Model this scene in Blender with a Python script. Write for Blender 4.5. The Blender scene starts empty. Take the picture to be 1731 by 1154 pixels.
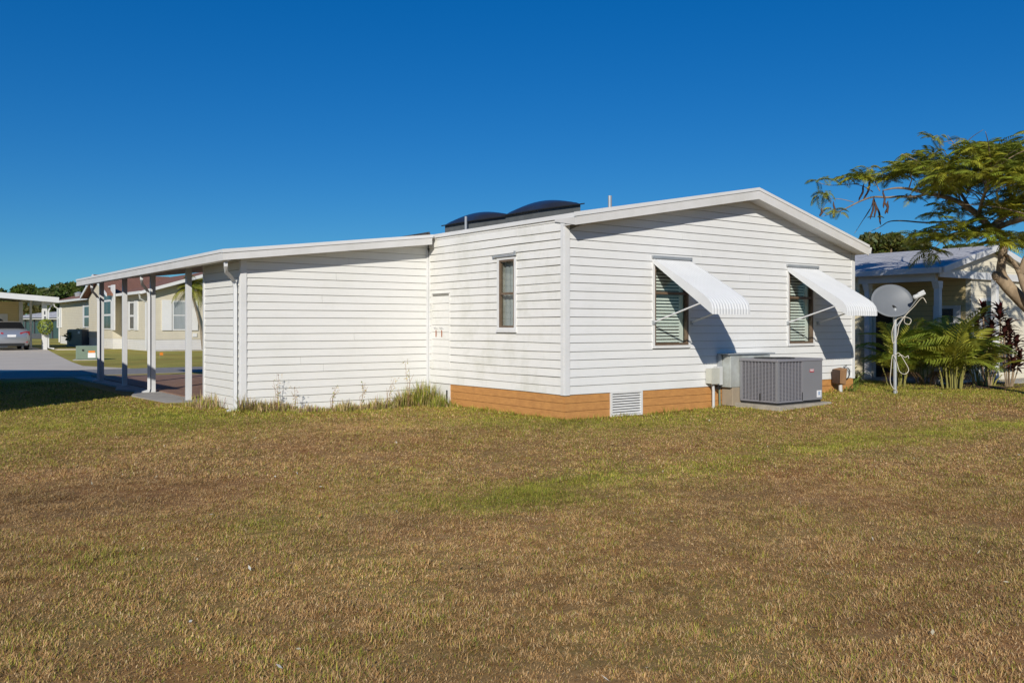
import bpy, math, random
import numpy as np
from mathutils import Vector, Matrix

random.seed(11)
rng = np.random.default_rng(11)
scene = bpy.context.scene
COL = scene.collection

# ------------------------------------------------------------------ camera
W0, H0, FPX, HORIZON = 1731.0, 1154.0, 1504.0, 550.0
CAM = np.array([-8.363, -10.0, 1.393])
FWD = np.array([0.5948, 0.8039, 0.0])
RGT = np.array([0.8039, -0.5948, 0.0])
cam_data = bpy.data.cameras.new('camera')
cam = bpy.data.objects.new('camera', cam_data)
COL.objects.link(cam)
cam_data.sensor_width = 36.0
cam_data.sensor_fit = 'HORIZONTAL'
cam_data.lens = 36.0 * FPX / W0
cam_data.shift_y = -(H0 / 2 - HORIZON) / W0
cam_data.clip_start = 0.05
cam_data.clip_end = 3000.0
cam.location = CAM
cam.rotation_euler = (math.pi / 2, 0, -math.atan2(FWD[0], FWD[1]))
scene.camera = cam

# ------------------------------------------------------------------ sky, sun, exposure
LIGHT = Vector((0.97, 1.0, -0.665)).normalized()          # the way sunlight travels
SUN_EL = math.asin(-LIGHT.z)
SUN_ROT = math.atan2(-LIGHT.x, -LIGHT.y)
world = bpy.data.worlds.new('World')
scene.world = world
world.use_nodes = True
wn, wl = world.node_tree.nodes, world.node_tree.links
wn.clear()
w_out = wn.new('ShaderNodeOutputWorld')
w_bg = wn.new('ShaderNodeBackground')
w_hsv = wn.new('ShaderNodeHueSaturation')
w_sky = wn.new('ShaderNodeTexSky')
w_sky.sky_type = 'NISHITA'
w_sky.sun_disc = False
w_sky.sun_elevation = SUN_EL
w_sky.sun_rotation = SUN_ROT
w_sky.altitude = 1200.0
w_sky.air_density = 1.0
w_sky.dust_density = 0.05
w_sky.ozone_density = 3.0
w_hsv.inputs['Saturation'].default_value = 1.80
w_gam = wn.new('ShaderNodeGamma'); w_gam.inputs['Gamma'].default_value = 0.65
w_mul = wn.new('ShaderNodeMix'); w_mul.data_type = 'RGBA'; w_mul.blend_type = 'MULTIPLY'
w_mul.inputs[0].default_value = 1.0
w_mul.inputs[7].default_value = (0.37, 0.80, 1.12, 1)
w_bg.inputs['Strength'].default_value = 0.105
wl.new(w_sky.outputs[0], w_gam.inputs['Color'])
wl.new(w_gam.outputs[0], w_hsv.inputs['Color'])
wl.new(w_hsv.outputs[0], w_mul.inputs[6])
wl.new(w_mul.outputs[2], w_bg.inputs['Color'])
wl.new(w_bg.outputs[0], w_out.inputs['Surface'])

sun_data = bpy.data.lights.new('sun', 'SUN')
sun_data.energy = 3.6
sun_data.angle = math.radians(0.5)
sun_data.color = (1.0, 0.945, 0.855)
sun = bpy.data.objects.new('sun', sun_data)
COL.objects.link(sun)
sun.location = (-30, -30, 30)
sun.rotation_euler = LIGHT.to_track_quat('-Z', 'Y').to_euler()

scene.view_settings.view_transform = 'Standard'
scene.view_settings.look = 'None'
scene.view_settings.exposure = 0.32
scene.view_settings.gamma = 1.0


# ------------------------------------------------------------------ helpers
def at(px, py, d):
    """a photo pixel at a given distance along the view axis"""
    return CAM + FWD * d + RGT * ((px - W0 / 2) / FPX * d) + np.array([0, 0, (HORIZON - py) / FPX * d])


def onground(px, py, z=0.0):
    d = (CAM[2] - z) * FPX / (py - HORIZON)
    return at(px, py, d)


def smooth(t):
    t = np.clip(t, 0.0, 1.0)
    return t * t * (3 - 2 * t)


_perm = rng.random((256, 256))


def vnoise(x, y, scale):
    """value noise on numpy arrays"""
    x = np.asarray(x) / scale + 1000.0
    y = np.asarray(y) / scale + 1000.0
    xi, yi = np.floor(x).astype(int), np.floor(y).astype(int)
    fx, fy = smooth(x - xi), smooth(y - yi)
    a = _perm[xi % 256, yi % 256]; b = _perm[(xi + 1) % 256, yi % 256]
    c = _perm[xi % 256, (yi + 1) % 256]; d = _perm[(xi + 1) % 256, (yi + 1) % 256]
    return (a * (1 - fx) + b * fx) * (1 - fy) + (c * (1 - fx) + d * fx) * fy


def ground_h(x, y):
    x = np.asarray(x, float); y = np.asarray(y, float)
    lawn = smooth((6.5 - y) / 1.5) * smooth((y + 12) / 2.0)
    rise = 0.12 * smooth((x - 2.0) / 5.0) * smooth((y + 3.5) / 3.5) * smooth((30 - y) / 20.0)
    left = 0.03 * smooth((-2.5 - x) / 1.0) * smooth((y - 1.0) / 2.5) * smooth((9 - y) / 3.0)
    bump = (vnoise(x, y, 0.9) - 0.5) * 0.03 + (vnoise(x + 31, y, 2.7) - 0.5) * 0.05
    return rise + left + bump * lawn * smooth((0.9 - y) / 1.2 + 0.25)


# ------------------------------------------------------------------ materials
def new_mat(name):
    m = bpy.data.materials.new(name)
    m.use_nodes = True
    n, l = m.node_tree.nodes, m.node_tree.links
    b = n['Principled BSDF']
    return m, n, l, b


def pos_vec(n, l, stretch=(1, 1, 1)):
    g = n.new('ShaderNodeNewGeometry')
    mp = n.new('ShaderNodeMapping')
    mp.inputs['Scale'].default_value = stretch
    l.new(g.outputs['Position'], mp.inputs['Vector'])
    return mp.outputs['Vector']


def noise(n, l, vec, scale, detail=4, rough=0.6):
    t = n.new('ShaderNodeTexNoise')
    t.inputs['Scale'].default_value = scale
    t.inputs['Detail'].default_value = detail
    t.inputs['Roughness'].default_value = rough
    l.new(vec, t.inputs['Vector'])
    return t.outputs['Fac']


def ramp(n, l, fac, stops):
    r = n.new('ShaderNodeValToRGB')
    e = r.color_ramp.elements
    while len(e) < len(stops):
        e.new(0.5)
    for k, (p, c) in enumerate(stops):
        e[k].position = p
        e[k].color = (c[0], c[1], c[2], 1) if hasattr(c, '__len__') else (c, c, c, 1)
    l.new(fac, r.inputs['Fac'])
    return r.outputs['Color']


def mixc(n, l, fac, a, b, mode='MIX'):
    m = n.new('ShaderNodeMix')
    m.data_type = 'RGBA'
    m.blend_type = mode
    for sock, v in (('Factor', fac), ('A', a), ('B', b)):
        s = [i for i in m.inputs if i.name == sock and (i.type == 'RGBA' if sock in 'AB' else i.type == 'VALUE')][0]
        if isinstance(v, (int, float)):
            s.default_value = v
        elif isinstance(v, tuple):
            s.default_value = (v[0], v[1], v[2], 1)
        else:
            l.new(v, s)
    return [o for o in m.outputs if o.type == 'RGBA'][0]


def add_bump(n, l, b, height, strength=0.3, dist=0.01):
    bp = n.new('ShaderNodeBump')
    bp.inputs['Strength'].default_value = strength
    bp.inputs['Distance'].default_value = dist
    l.new(height, bp.inputs['Height'])
    l.new(bp.outputs['Normal'], b.inputs['Normal'])


def pmat(name, c1, c2=None, scale=6.0, rough=0.6, bump=0.0, bscale=60.0, metal=0.0, stretch=(1, 1, 1), spec=0.4):
    m, n, l, b = new_mat(name)
    if c2 is None:
        c2 = tuple(v * 0.86 for v in c1)
    v = pos_vec(n, l, stretch)
    f = noise(n, l, v, scale, 5, 0.65)
    col = ramp(n, l, f, [(0.32, c1), (0.7, c2)])
    l.new(col, b.inputs['Base Color'])
    b.inputs['Roughness'].default_value = rough
    b.inputs['Metallic'].default_value = metal
    b.inputs['Specular IOR Level'].default_value = spec
    if bump:
        add_bump(n, l, b, noise(n, l, v, bscale, 3), bump)
    return m


def siding_mat(name, base, dirt, amount, grime_scale=1.3):
    """painted wood grain boards with blotchy mildew of its own shape"""
    m, n, l, b = new_mat(name)
    v = pos_vec(n, l)
    vs = pos_vec(n, l, (1.2, 1.2, 22))
    big = noise(n, l, v, grime_scale, 6, 0.7)
    fine = noise(n, l, vs, 3.0, 5, 0.7)
    c = ramp(n, l, fine, [(0.25, tuple(x * 0.94 for x in base)), (0.65, base)])
    k = ramp(n, l, big, [(0.48, 0.0), (0.80, amount)])
    c = mixc(n, l, k, c, dirt)
    runs = noise(n, l, pos_vec(n, l, (7, 7, 0.7)), 1.6, 5, 0.75)
    c = mixc(n, l, ramp(n, l, runs, [(0.55, 0.0), (0.82, amount * 0.38)]), c, dirt)
    l.new(c, b.inputs['Base Color'])
    b.inputs['Roughness'].default_value = 0.62
    b.inputs['Specular IOR Level'].default_value = 0.25
    add_bump(n, l, b, noise(n, l, pos_vec(n, l, (2.5, 2.5, 45)), 4.0, 4, 0.7), 0.25, 0.006)
    return m


def lined_mat(name, base, line, pitch, frac=0.1, rough=0.65, dark=0.9):
    """far siding: course lines too small to build"""
    m, n, l, b = new_mat(name)
    g = n.new('ShaderNodeNewGeometry')
    s = n.new('ShaderNodeSeparateXYZ')
    l.new(g.outputs['Position'], s.inputs[0])
    dv = n.new('ShaderNodeMath'); dv.operation = 'DIVIDE'; dv.inputs[1].default_value = pitch
    l.new(s.outputs['Z'], dv.inputs[0])
    fr = n.new('ShaderNodeMath'); fr.operation = 'FRACT'
    l.new(dv.outputs[0], fr.inputs[0])
    v = pos_vec(n, l)
    c = ramp(n, l, noise(n, l, v, 2.0, 5), [(0.3, base), (0.75, tuple(x * dark for x in base))])
    k = ramp(n, l, fr.outputs[0], [(0.0, 1.0), (frac, 0.0)])
    c = mixc(n, l, k, c, line)
    l.new(c, b.inputs['Base Color'])
    b.inputs['Roughness'].default_value = rough
    b.inputs['Specular IOR Level'].default_value = 0.25
    add_bump(n, l, b, fr.outputs[0], 0.5, 0.015)
    return m


def shingle_mat(name, c1, c2, axis='y'):
    m, n, l, b = new_mat(name)
    g = n.new('ShaderNodeNewGeometry')
    s = n.new('ShaderNodeSeparateXYZ'); l.new(g.outputs['Position'], s.inputs[0])
    cb = n.new('ShaderNodeCombineXYZ')
    l.new(s.outputs['Y' if axis == 'y' else 'X'], cb.inputs[0])
    l.new(s.outputs['X' if axis == 'y' else 'Y'], cb.inputs[1])
    t = n.new('ShaderNodeTexBrick')
    l.new(cb.outputs[0], t.inputs['Vector'])
    t.inputs['Scale'].default_value = 1.0
    t.inputs['Brick Width'].default_value = 0.32
    t.inputs['Row Height'].default_value = 0.14
    t.inputs['Mortar Size'].default_value = 0.008
    t.inputs['Color1'].default_value = (*c1, 1)
    t.inputs['Color2'].default_value = (*c2, 1)
    t.inputs['Mortar'].default_value = (*[x * 0.45 for x in c2], 1)
    c = mixc(n, l, ramp(n, l, noise(n, l, pos_vec(n, l), 9, 5), [(0.3, 0.0), (0.7, 0.5)]), t.outputs['Color'], tuple(x * 0.8 for x in c1))
    l.new(c, b.inputs['Base Color'])
    b.inputs['Roughness'].default_value = 0.9
    add_bump(n, l, b, t.outputs['Fac'], 0.5, 0.01)
    return m


def vcol_mat(name, rough=0.6, trans=0.0, spec=0.3, noise_amt=0.25, nscale=30):
    """colour carried per blade or leaf by the 'Col' attribute"""
    m, n, l, b = new_mat(name)
    a = n.new('ShaderNodeAttribute'); a.attribute_name = 'Col'
    c = a.outputs['Color']
    if noise_amt:
        k = ramp(n, l, noise(n, l, pos_vec(n, l), nscale, 5, 0.7), [(0.25, 1 - noise_amt), (0.75, 1 + noise_amt * 0.6)])
        c = mixc(n, l, 1.0, c, k, 'MULTIPLY')
    if name == 'ground_thatch':
        k2 = ramp(n, l, noise(n, l, pos_vec(n, l), 0.45, 6, 0.7), [(0.35, (1.12, 0.92, 0.85)), (0.5, (1.0, 1.0, 1.0)), (0.68, (0.78, 0.92, 0.75))])
        c = mixc(n, l, 1.0, c, k2, 'MULTIPLY')
    l.new(c, b.inputs['Base Color'])
    b.inputs['Roughness'].default_value = rough
    b.inputs['Specular IOR Level'].default_value = spec
    if trans:
        tr = n.new('ShaderNodeBsdfTranslucent')
        l.new(c, tr.inputs['Color'])
        mx = n.new('ShaderNodeMixShader')
        mx.inputs[0].default_value = trans
        l.new(b.outputs[0], mx.inputs[1]); l.new(tr.outputs[0], mx.inputs[2])
        l.new(mx.outputs[0], n['Material Output'].inputs['Surface'])
    return m


def glass_mat(name, tint=(0.93, 0.955, 0.94), ior=1.5):
    m, n, l, b = new_mat(name)
    n.remove(b)
    tr = n.new('ShaderNodeBsdfTransparent'); tr.inputs['Color'].default_value = (*tint, 1)
    gl = n.new('ShaderNodeBsdfGlossy'); gl.inputs['Roughness'].default_value = 0.02
    fr = n.new('ShaderNodeFresnel')
    gm_ = n.new('ShaderNodeNewGeometry'); mr = n.new('ShaderNodeMapRange')
    mr.inputs['To Min'].default_value = ior; mr.inputs['To Max'].default_value = 1.0 / ior
    l.new(gm_.outputs['Backfacing'], mr.inputs['Value']); l.new(mr.outputs[0], fr.inputs['IOR'])
    mx = n.new('ShaderNodeMixShader')
    l.new(fr.outputs[0], mx.inputs[0]); l.new(tr.outputs[0], mx.inputs[1]); l.new(gl.outputs[0], mx.inputs[2])
    l.new(mx.outputs[0], n['Material Output'].inputs['Surface'])
    return m


M = {}
M['siding'] = siding_mat('white_siding_paint', (0.72, 0.72, 0.70), (0.50, 0.50, 0.43), 0.24)
M['siding_dirty'] = siding_mat('mildewed_siding_paint', (0.74, 0.73, 0.69), (0.44, 0.44, 0.34), 0.50, 1.7)
M['siding_shed'] = siding_mat('shed_siding_paint', (0.72, 0.715, 0.68), (0.50, 0.50, 0.42), 0.24, 1.1)
M['joint'] = pmat('shaded_dirty_joint', (0.30, 0.29, 0.26), (0.20, 0.195, 0.17), 8, 0.9)  # dark backing: lap shadow line put into the colour, with joint dirt
M['trim'] = pmat('white_trim', (0.70, 0.70, 0.69), (0.64, 0.64, 0.62), 2.2, 0.45)
M['fascia'] = pmat('fascia_paint', (0.68, 0.67, 0.65), (0.58, 0.57, 0.535), 1.6, 0.55, 0.1, 30)
M['alu'] = pmat('white_aluminium', (0.64, 0.65, 0.65), (0.59, 0.60, 0.60), 3, 0.45, spec=0.35)
M['soffit'] = pmat('soffit_paint', (0.62, 0.61, 0.585), (0.54, 0.53, 0.51), 3, 0.7)
M['roof_dark'] = shingle_mat('charcoal_shingles', (0.06, 0.055, 0.05), (0.035, 0.033, 0.03))
M['skirt'] = pmat('terracotta_paint', (0.56, 0.275, 0.085), (0.42, 0.195, 0.062), 6, 0.7, 0.4, 50, stretch=(1, 1, 3))
M['skirt_joint'] = pmat('dark_skirting_joint', (0.14, 0.06, 0.025), (0.09, 0.04, 0.02), 8, 0.9)
M['bronze'] = pmat('bronze_frame', (0.16, 0.11, 0.07), (0.11, 0.075, 0.05), 12, 0.45)
M['glass'] = glass_mat('window_glass')
M['blind'] = pmat('white_blind', (0.78, 0.80, 0.76), (0.70, 0.73, 0.70), 4, 0.6)
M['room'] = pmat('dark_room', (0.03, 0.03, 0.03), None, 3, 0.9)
M['curtain'] = pmat('grey_curtain', (0.42, 0.43, 0.43), (0.30, 0.31, 0.32), 1.5, 0.8, stretch=(4, 4, 0.6))
M['galv'] = pmat('galvanised_metal', (0.46, 0.48, 0.49), (0.36, 0.38, 0.39), 5, 0.42, metal=0.4)
M['duct'] = pmat('weathered_duct', (0.52, 0.55, 0.53), (0.34, 0.34, 0.30), 3.2, 0.5, 0.15, 20, metal=0.25)
M['duct_rust'] = pmat('dusty_duct', (0.36, 0.29, 0.20), (0.28, 0.23, 0.17), 4, 0.7)
M['rust'] = pmat('rust', (0.42, 0.13, 0.04), (0.30, 0.09, 0.03), 20, 0.9)
M['dome'] = pmat('smoked_acrylic', (0.022, 0.022, 0.025), (0.03, 0.03, 0.03), 3, 0.22, spec=0.6)
M['curb'] = pmat('grey_curb', (0.13, 0.14, 0.14), (0.09, 0.095, 0.095), 6, 0.6)
M['ac'] = pmat('grey_enamel', (0.225, 0.22, 0.235), (0.20, 0.195, 0.21), 2, 0.5)
M['ac_panel'] = pmat('grey_enamel_panel', (0.215, 0.215, 0.225), (0.195, 0.195, 0.205), 1.5, 0.4)
M['black'] = pmat('black_plastic', (0.02, 0.02, 0.02), None, 5, 0.5)
M['concrete'] = pmat('concrete', (0.42, 0.40, 0.36), (0.31, 0.29, 0.26), 3, 0.85, 0.4, 80)
M['pad'] = pmat('stained_concrete', (0.40, 0.36, 0.29), (0.25, 0.22, 0.17), 5, 0.9, 0.5, 70)
M['drive'] = pmat('driveway_concrete', (0.62, 0.55, 0.45), (0.54, 0.48, 0.39), 0.6, 0.85, 0.2, 60)
M['asphalt'] = pmat('asphalt', (0.27, 0.26, 0.245), (0.21, 0.20, 0.19), 4, 0.9, 0.5, 120)
M['redslab'] = pmat('red_painted_slab', (0.28, 0.17, 0.12), (0.22, 0.13, 0.09), 1.5, 0.75, 0.2, 60)
M['utility'] = pmat('utility_box_paint', (0.52, 0.52, 0.45), (0.45, 0.45, 0.39), 6, 0.55)
M['conduit'] = pmat('pvc_conduit', (0.55, 0.56, 0.55), (0.48, 0.49, 0.48), 6, 0.5)
M['cable'] = pmat('white_cable', (0.62, 0.58, 0.48), (0.55, 0.5, 0.42), 6, 0.55)
M['dish'] = pmat('dish_grey', (0.155, 0.17, 0.19), (0.135, 0.15, 0.17), 3, 0.5)
M['cedar'] = pmat('weathered_board', (0.34, 0.19, 0.09), (0.25, 0.14, 0.07), 12, 0.85, 0.3, 60, stretch=(1, 1, 0.3))
M['red'] = pmat('red_print', (0.42, 0.03, 0.04), None, 6, 0.5)
M['white'] = pmat('white_print', (0.78, 0.78, 0.78), (0.72, 0.72, 0.72), 8, 0.5)
M['bluepr'] = pmat('blue_print', (0.12, 0.25, 0.45), None, 8, 0.5)
M['orange'] = pmat('orange_print', (0.8, 0.25, 0.03), None, 8, 0.5)
M['greenbox'] = pmat('green_enamel', (0.17, 0.23, 0.17), (0.14, 0.19, 0.14), 3, 0.5)
M['beige'] = lined_mat('beige_vinyl', (0.64, 0.59, 0.465), (0.33, 0.30, 0.235), 0.115, 0.16)
M['cream'] = lined_mat('cream_vinyl', (0.76, 0.67, 0.45), (0.32, 0.28, 0.18), 0.115, 0.13)
M['creamw'] = lined_mat('pale_cream_vinyl', (0.80, 0.74, 0.58), (0.36, 0.33, 0.25), 0.115, 0.12)
M['tan'] = lined_mat('tan_vinyl', (0.70, 0.56, 0.28), (0.34, 0.27, 0.14), 0.115, 0.14)
M['brick'] = lined_mat('white_skirt_block', (0.70, 0.69, 0.66), (0.36, 0.35, 0.33), 0.10, 0.15)
M['farwhite'] = lined_mat('white_vinyl', (0.76, 0.76, 0.74), (0.4, 0.4, 0.38), 0.127, 0.1)
M['brownroof'] = shingle_mat('brown_shingles', (0.27, 0.125, 0.08), (0.20, 0.095, 0.06))
M['greyroof'] = shingle_mat('grey_shingles', (0.50, 0.50, 0.51), (0.40, 0.40, 0.41))
M['farglass'] = pmat('dark_pane', (0.03, 0.035, 0.038), (0.055, 0.06, 0.06), 1.2, 0.12, spec=0.35)
M['paleglass'] = pmat('curtained_pane', (0.34, 0.37, 0.38), (0.26, 0.29, 0.30), 1.2, 0.15, spec=0.6, stretch=(5, 5, .4))
M['darkgrey'] = pmat('dark_grey_enamel', (0.06, 0.07, 0.08), (0.05, 0.055, 0.06), 3, 0.5)
M['teal'] = pmat('teal_screen', (0.022, 0.06, 0.06), (0.03, 0.075, 0.07), 2, 0.7)
M['bark'] = pmat('grey_bark', (0.36, 0.27, 0.17), (0.15, 0.105, 0.065), 7, 0.9, 0.9, 26, stretch=(1, 1, 0.5))
M['pod'] = pmat('dry_seed_pod', (0.05, 0.025, 0.018), (0.09, 0.045, 0.025), 10, 0.6)
M['pod_y'] = pmat('yellow_seed_pod', (0.42, 0.34, 0.05), (0.30, 0.24, 0.05), 10, 0.6)
M['palmtrunk'] = pmat('palm_trunk', (0.26, 0.22, 0.16), (0.17, 0.14, 0.10), 8, 0.9)
M['mulch'] = pmat('red_mulch', (0.105, 0.05, 0.03), (0.05, 0.027, 0.018), 25, 0.95, 0.8, 60)
M['leaf'] = vcol_mat('leaf', 0.5, 0.30, 0.35, 0.2, 3)
M['blade'] = vcol_mat('grass_blade', 0.75, 0.22, 0.15, 0.0)
M['ground'] = vcol_mat('ground_thatch', 0.95, 0.0, 0.1, 0.45, 22)
M['carpaint'] = pmat('silver_paint', (0.40, 0.42, 0.45), (0.37, 0.39, 0.42), 1, 0.28, metal=0.6)
M['carglass'] = pmat('car_glass', (0.012, 0.013, 0.015), None, 3, 0.25, spec=0.08)
M['taillight'] = pmat('red_lens', (0.42, 0.02, 0.025), (0.35, 0.015, 0.02), 5, 0.2)
M['tyre'] = pmat('tyre_rubber', (0.02, 0.02, 0.02), None, 5, 0.9)
M['rim'] = pmat('alloy_rim', (0.35, 0.36, 0.37), None, 5, 0.35, metal=0.7)
M['door'] = pmat('dark_door', (0.06, 0.035, 0.025), (0.045, 0.028, 0.02), 4, 0.5)
M['stone'] = pmat('pink_stone', (0.42, 0.25, 0.18), (0.34, 0.2, 0.15), 5, 0.9)


# ------------------------------------------------------------------ mesh builder
ORIGIN = {}


class MB:
    def __init__(self):
        self.v = []
        self.f = []

    def add(self, verts, faces):
        o = len(self.v)
        self.v += [tuple(float(c) for c in p) for p in verts]
        self.f += [tuple(i + o for i in f) for f in faces]
        return self

    def hexa(self, b, t):
        """solid from a bottom quad and a top quad (both counter-clockwise from above)"""
        return self.add(list(b) + list(t), [(3, 2, 1, 0), (4, 5, 6, 7), (0, 1, 5, 4), (1, 2, 6, 5), (2, 3, 7, 6), (3, 0, 4, 7)])

    def box(self, x0, x1, y0, y1, z0, z1):
        return self.hexa([(x0, y0, z0), (x1, y0, z0), (x1, y1, z0), (x0, y1, z0)],
                         [(x0, y0, z1), (x1, y0, z1), (x1, y1, z1), (x0, y1, z1)])

    def prism(self, poly, axis, a, b):
        """polygon in the plane across 'axis', extruded from a to b along it"""
        def p(u, w, s):
            return {'x': (s, u, w), 'y': (u, s, w), 'z': (u, w, s)}[axis]
        n = len(poly)
        vs = [p(u, w, a) for u, w in poly] + [p(u, w, b) for u, w in poly]
        fs = [tuple(range(n)), tuple(range(2 * n - 1, n - 1, -1))]
        fs += [(i, i + n, (i + 1) % n + n, (i + 1) % n) for i in range(n)]
        return self.add(vs, fs)

    def tube(self, pts, rad, n=8, cap=True):
        pts = [Vector(p) for p in pts]
        if not hasattr(rad, '__len__'):
            rad = [rad] * len(pts)
        o = len(self.v)
        t0 = (pts[1] - pts[0]).normalized()
        up = Vector((0, 0, 1)) if abs(t0.z) < 0.9 else Vector((1, 0, 0))
        u = t0.cross(up).normalized()
        for i, p in enumerate(pts):
            a = pts[max(i - 1, 0)]; b = pts[min(i + 1, len(pts) - 1)]
            t = (b - a)
            t = t.normalized() if t.length > 1e-9 else t0
            u = (u - t * u.dot(t)).normalized()
            w = t.cross(u)
            for k in range(n):
                an = 2 * math.pi * k / n
                q = p + (u * math.cos(an) + w * math.sin(an)) * rad[i]
                self.v.append(tuple(q))
        for i in range(len(pts) - 1):
            for k in range(n):
                k2 = (k + 1) % n
                self.f.append((o + i * n + k, o + i * n + k2, o + (i + 1) * n + k2, o + (i + 1) * n + k))
        if cap:
            self.f.append(tuple(o + k for k in range(n - 1, -1, -1)))
            e = o + (len(pts) - 1) * n
            self.f.append(tuple(e + k for k in range(n)))
        return self

    def rect_tube(self, pts, side, w, d):
        """flat-sided pipe along pts; 'side' is the fixed sideways direction"""
        pts = [Vector(p) for p in pts]
        s = Vector(side).normalized()
        o = len(self.v)
        for i, p in enumerate(pts):
            t = (pts[min(i + 1, len(pts) - 1)] - pts[max(i - 1, 0)]).normalized()
            q = t.cross(s).normalized()
            for a, b in ((-1, -1), (1, -1), (1, 1), (-1, 1)):
                self.v.append(tuple(p + s * (a * w / 2) + q * (b * d / 2)))
        for i in range(len(pts) - 1):
            for k in range(4):
                k2 = (k + 1) % 4
                self.f.append((o + i * 4 + k, o + i * 4 + k2, o + i * 4 + 4 + k2, o + i * 4 + 4 + k))
        e = o + (len(pts) - 1) * 4
        self.f += [(o + 3, o + 2, o + 1, o), (e, e + 1, e + 2, e + 3)]
        return self

    def build(self, name, mat, parent=None, smooth_=False, bevel=0.0):
        me = bpy.data.meshes.new(name)
        org = ORIGIN.get(parent.name, (0, 0, 0)) if parent else (0, 0, 0)
        me.from_pydata([(x - org[0], y - org[1], z - org[2]) for x, y, z in self.v], [], self.f)
        import bmesh
        bm = bmesh.new(); bm.from_mesh(me)
        bmesh.ops.recalc_face_normals(bm, faces=bm.faces)
        bm.to_mesh(me); bm.free()
        me.materials.append(M[mat] if isinstance(mat, str) else mat)
        if smooth_:
            me.polygons.foreach_set('use_smooth', [True] * len(me.polygons))
        o = bpy.data.objects.new(name, me)
        COL.objects.link(o)
        if parent:
            o.parent = parent
            ORIGIN[o.name] = org
        if bevel:
            md = o.modifiers.new('edge', 'BEVEL'); md.width = bevel; md.segments = 2; md.limit_method = 'ANGLE'
        return o


def thing(name, label, cat, loc=(0, 0, 0), group=None):
    o = bpy.data.objects.new(name, None)
    COL.objects.link(o)
    o.location = loc
    o.empty_display_size = 0.2
    o['label'] = label; o['category'] = cat
    if group:
        o['group'] = group
    ORIGIN[o.name] = tuple(float(c) for c in loc)
    return o


def tag(o, label, cat, group=None):
    o['label'] = label; o['category'] = cat
    if group:
        o['group'] = group
    return o


def struct(o):
    o['kind'] = 'structure'
    return o


def boxpart(name, mat, parent, *b, bevel=0.0):
    return MB().box(*b).build(name, mat, parent, bevel=bevel)


def np_mesh(name, verts, tris, cols, mat, parent=None, smooth_=False):
    """large triangle mesh from numpy with a colour for each vertex"""
    org = ORIGIN.get(parent.name, (0, 0, 0)) if parent else (0, 0, 0)
    verts = np.asarray(verts, np.float32) - np.array(org, np.float32)
    tris = np.asarray(tris, np.int32)
    me = bpy.data.meshes.new(name)
    me.vertices.add(len(verts)); me.vertices.foreach_set('co', verts.ravel())
    me.loops.add(tris.size); me.loops.foreach_set('vertex_index', tris.ravel())
    k = tris.shape[1]
    me.polygons.add(len(tris))
    me.polygons.foreach_set('loop_start', np.arange(0, tris.size, k, dtype=np.int32))
    if smooth_:
        me.polygons.foreach_set('use_smooth', np.ones(len(tris), bool))
    me.update(calc_edges=True)
    a = me.color_attributes.new('Col', 'FLOAT_COLOR', 'POINT')
    c4 = np.ones((len(verts), 4), np.float32); c4[:, :3] = cols
    a.data.foreach_set('color', c4.ravel())
    me.materials.append(M[mat])
    o = bpy.data.objects.new(name, me)
    COL.objects.link(o)
    if parent:
        o.parent = parent; ORIGIN[o.name] = org
    return o

# ================================================================== SETTING: ground, roads, slabs
def seg_dist(x, y, pts):
    d = np.full(np.shape(x), 1e9)
    for (ax, ay), (bx, by) in zip(pts[:-1], pts[1:]):
        vx, vy = bx - ax, by - ay
        t = np.clip(((x - ax) * vx + (y - ay) * vy) / (vx * vx + vy * vy), 0, 1)
        d = np.minimum(d, np.hypot(x - ax - t * vx, y - ay - t * vy))
    return d


def line_px(*p):
    return [tuple(onground(a, b)[:2]) for a, b in p]


STREAK = line_px((830, 850), (900, 835), (1050, 808), (1200, 785), (1350, 760), (1520, 735), (1760, 712))
STREAK2 = line_px((-40, 985), (150, 945), (330, 915), (520, 880), (640, 850))
WALLS = [(-3.5, 3.8), (-0.1, 3.8), (0, 3.8), (0, 0), (7.3, 0)]
BROWN_L = line_px((-60, 860), (110, 850), (230, 835))


def greenness(x, y):
    n1 = vnoise(x, y, 0.55); n2 = vnoise(x + 77, y + 13, 1.7); n3 = vnoise(x - 40, y + 9, 0.17)
    n = 0.45 * n1 + 0.35 * n2 + 0.2 * n3
    g = 0.17 + 0.5 * (n - 0.5)
    g += 0.72 * np.exp(-(seg_dist(x, y, STREAK) / 0.55) ** 2) * (0.62 + 0.45 * n1)
    g += 0.22 * np.exp(-(seg_dist(x, y, STREAK2) / 0.5) ** 2) * (0.3 + n1)
    g += 0.55 * np.exp(-(seg_dist(x, y, WALLS) / 1.7) ** 2)
    g += 0.45 * smooth((y - 1.5 - 0.35 * x) / 4.0) * smooth((-3.0 - x) / 2.0)
    g += 0.5 * smooth((x - 6.5) / 3.0) * smooth((y + 5.0) / 3.0)
    g -= 0.25 * np.exp(-(seg_dist(x, y, BROWN_L) / 0.7) ** 2)
    g += 0.7 * smooth((y - 15) / 3.0)
    return np.clip(g, 0.02, 1.0)


def tone(x, y):
    return 0.80 + 0.45 * (0.5 * vnoise(x + 5, y, 0.35) + 0.5 * vnoise(x, y + 51, 1.3)) - 0.22 * np.exp(-(seg_dist(x, y, BROWN_L) / 0.8) ** 2)


def axis_coords(lo, hi, step, far):
    inner = np.arange(lo, hi + 1e-6, step)
    out = [hi]; s = step
    while out[-1] < far:
        s *= 1.35; out.append(out[-1] + s)
    left = [lo]; s = step
    while left[-1] > -far:
        s *= 1.35; left.append(left[-1] - s)
    return np.concatenate([np.array(left[:0:-1]), inner, np.array(out[1:])])


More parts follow.
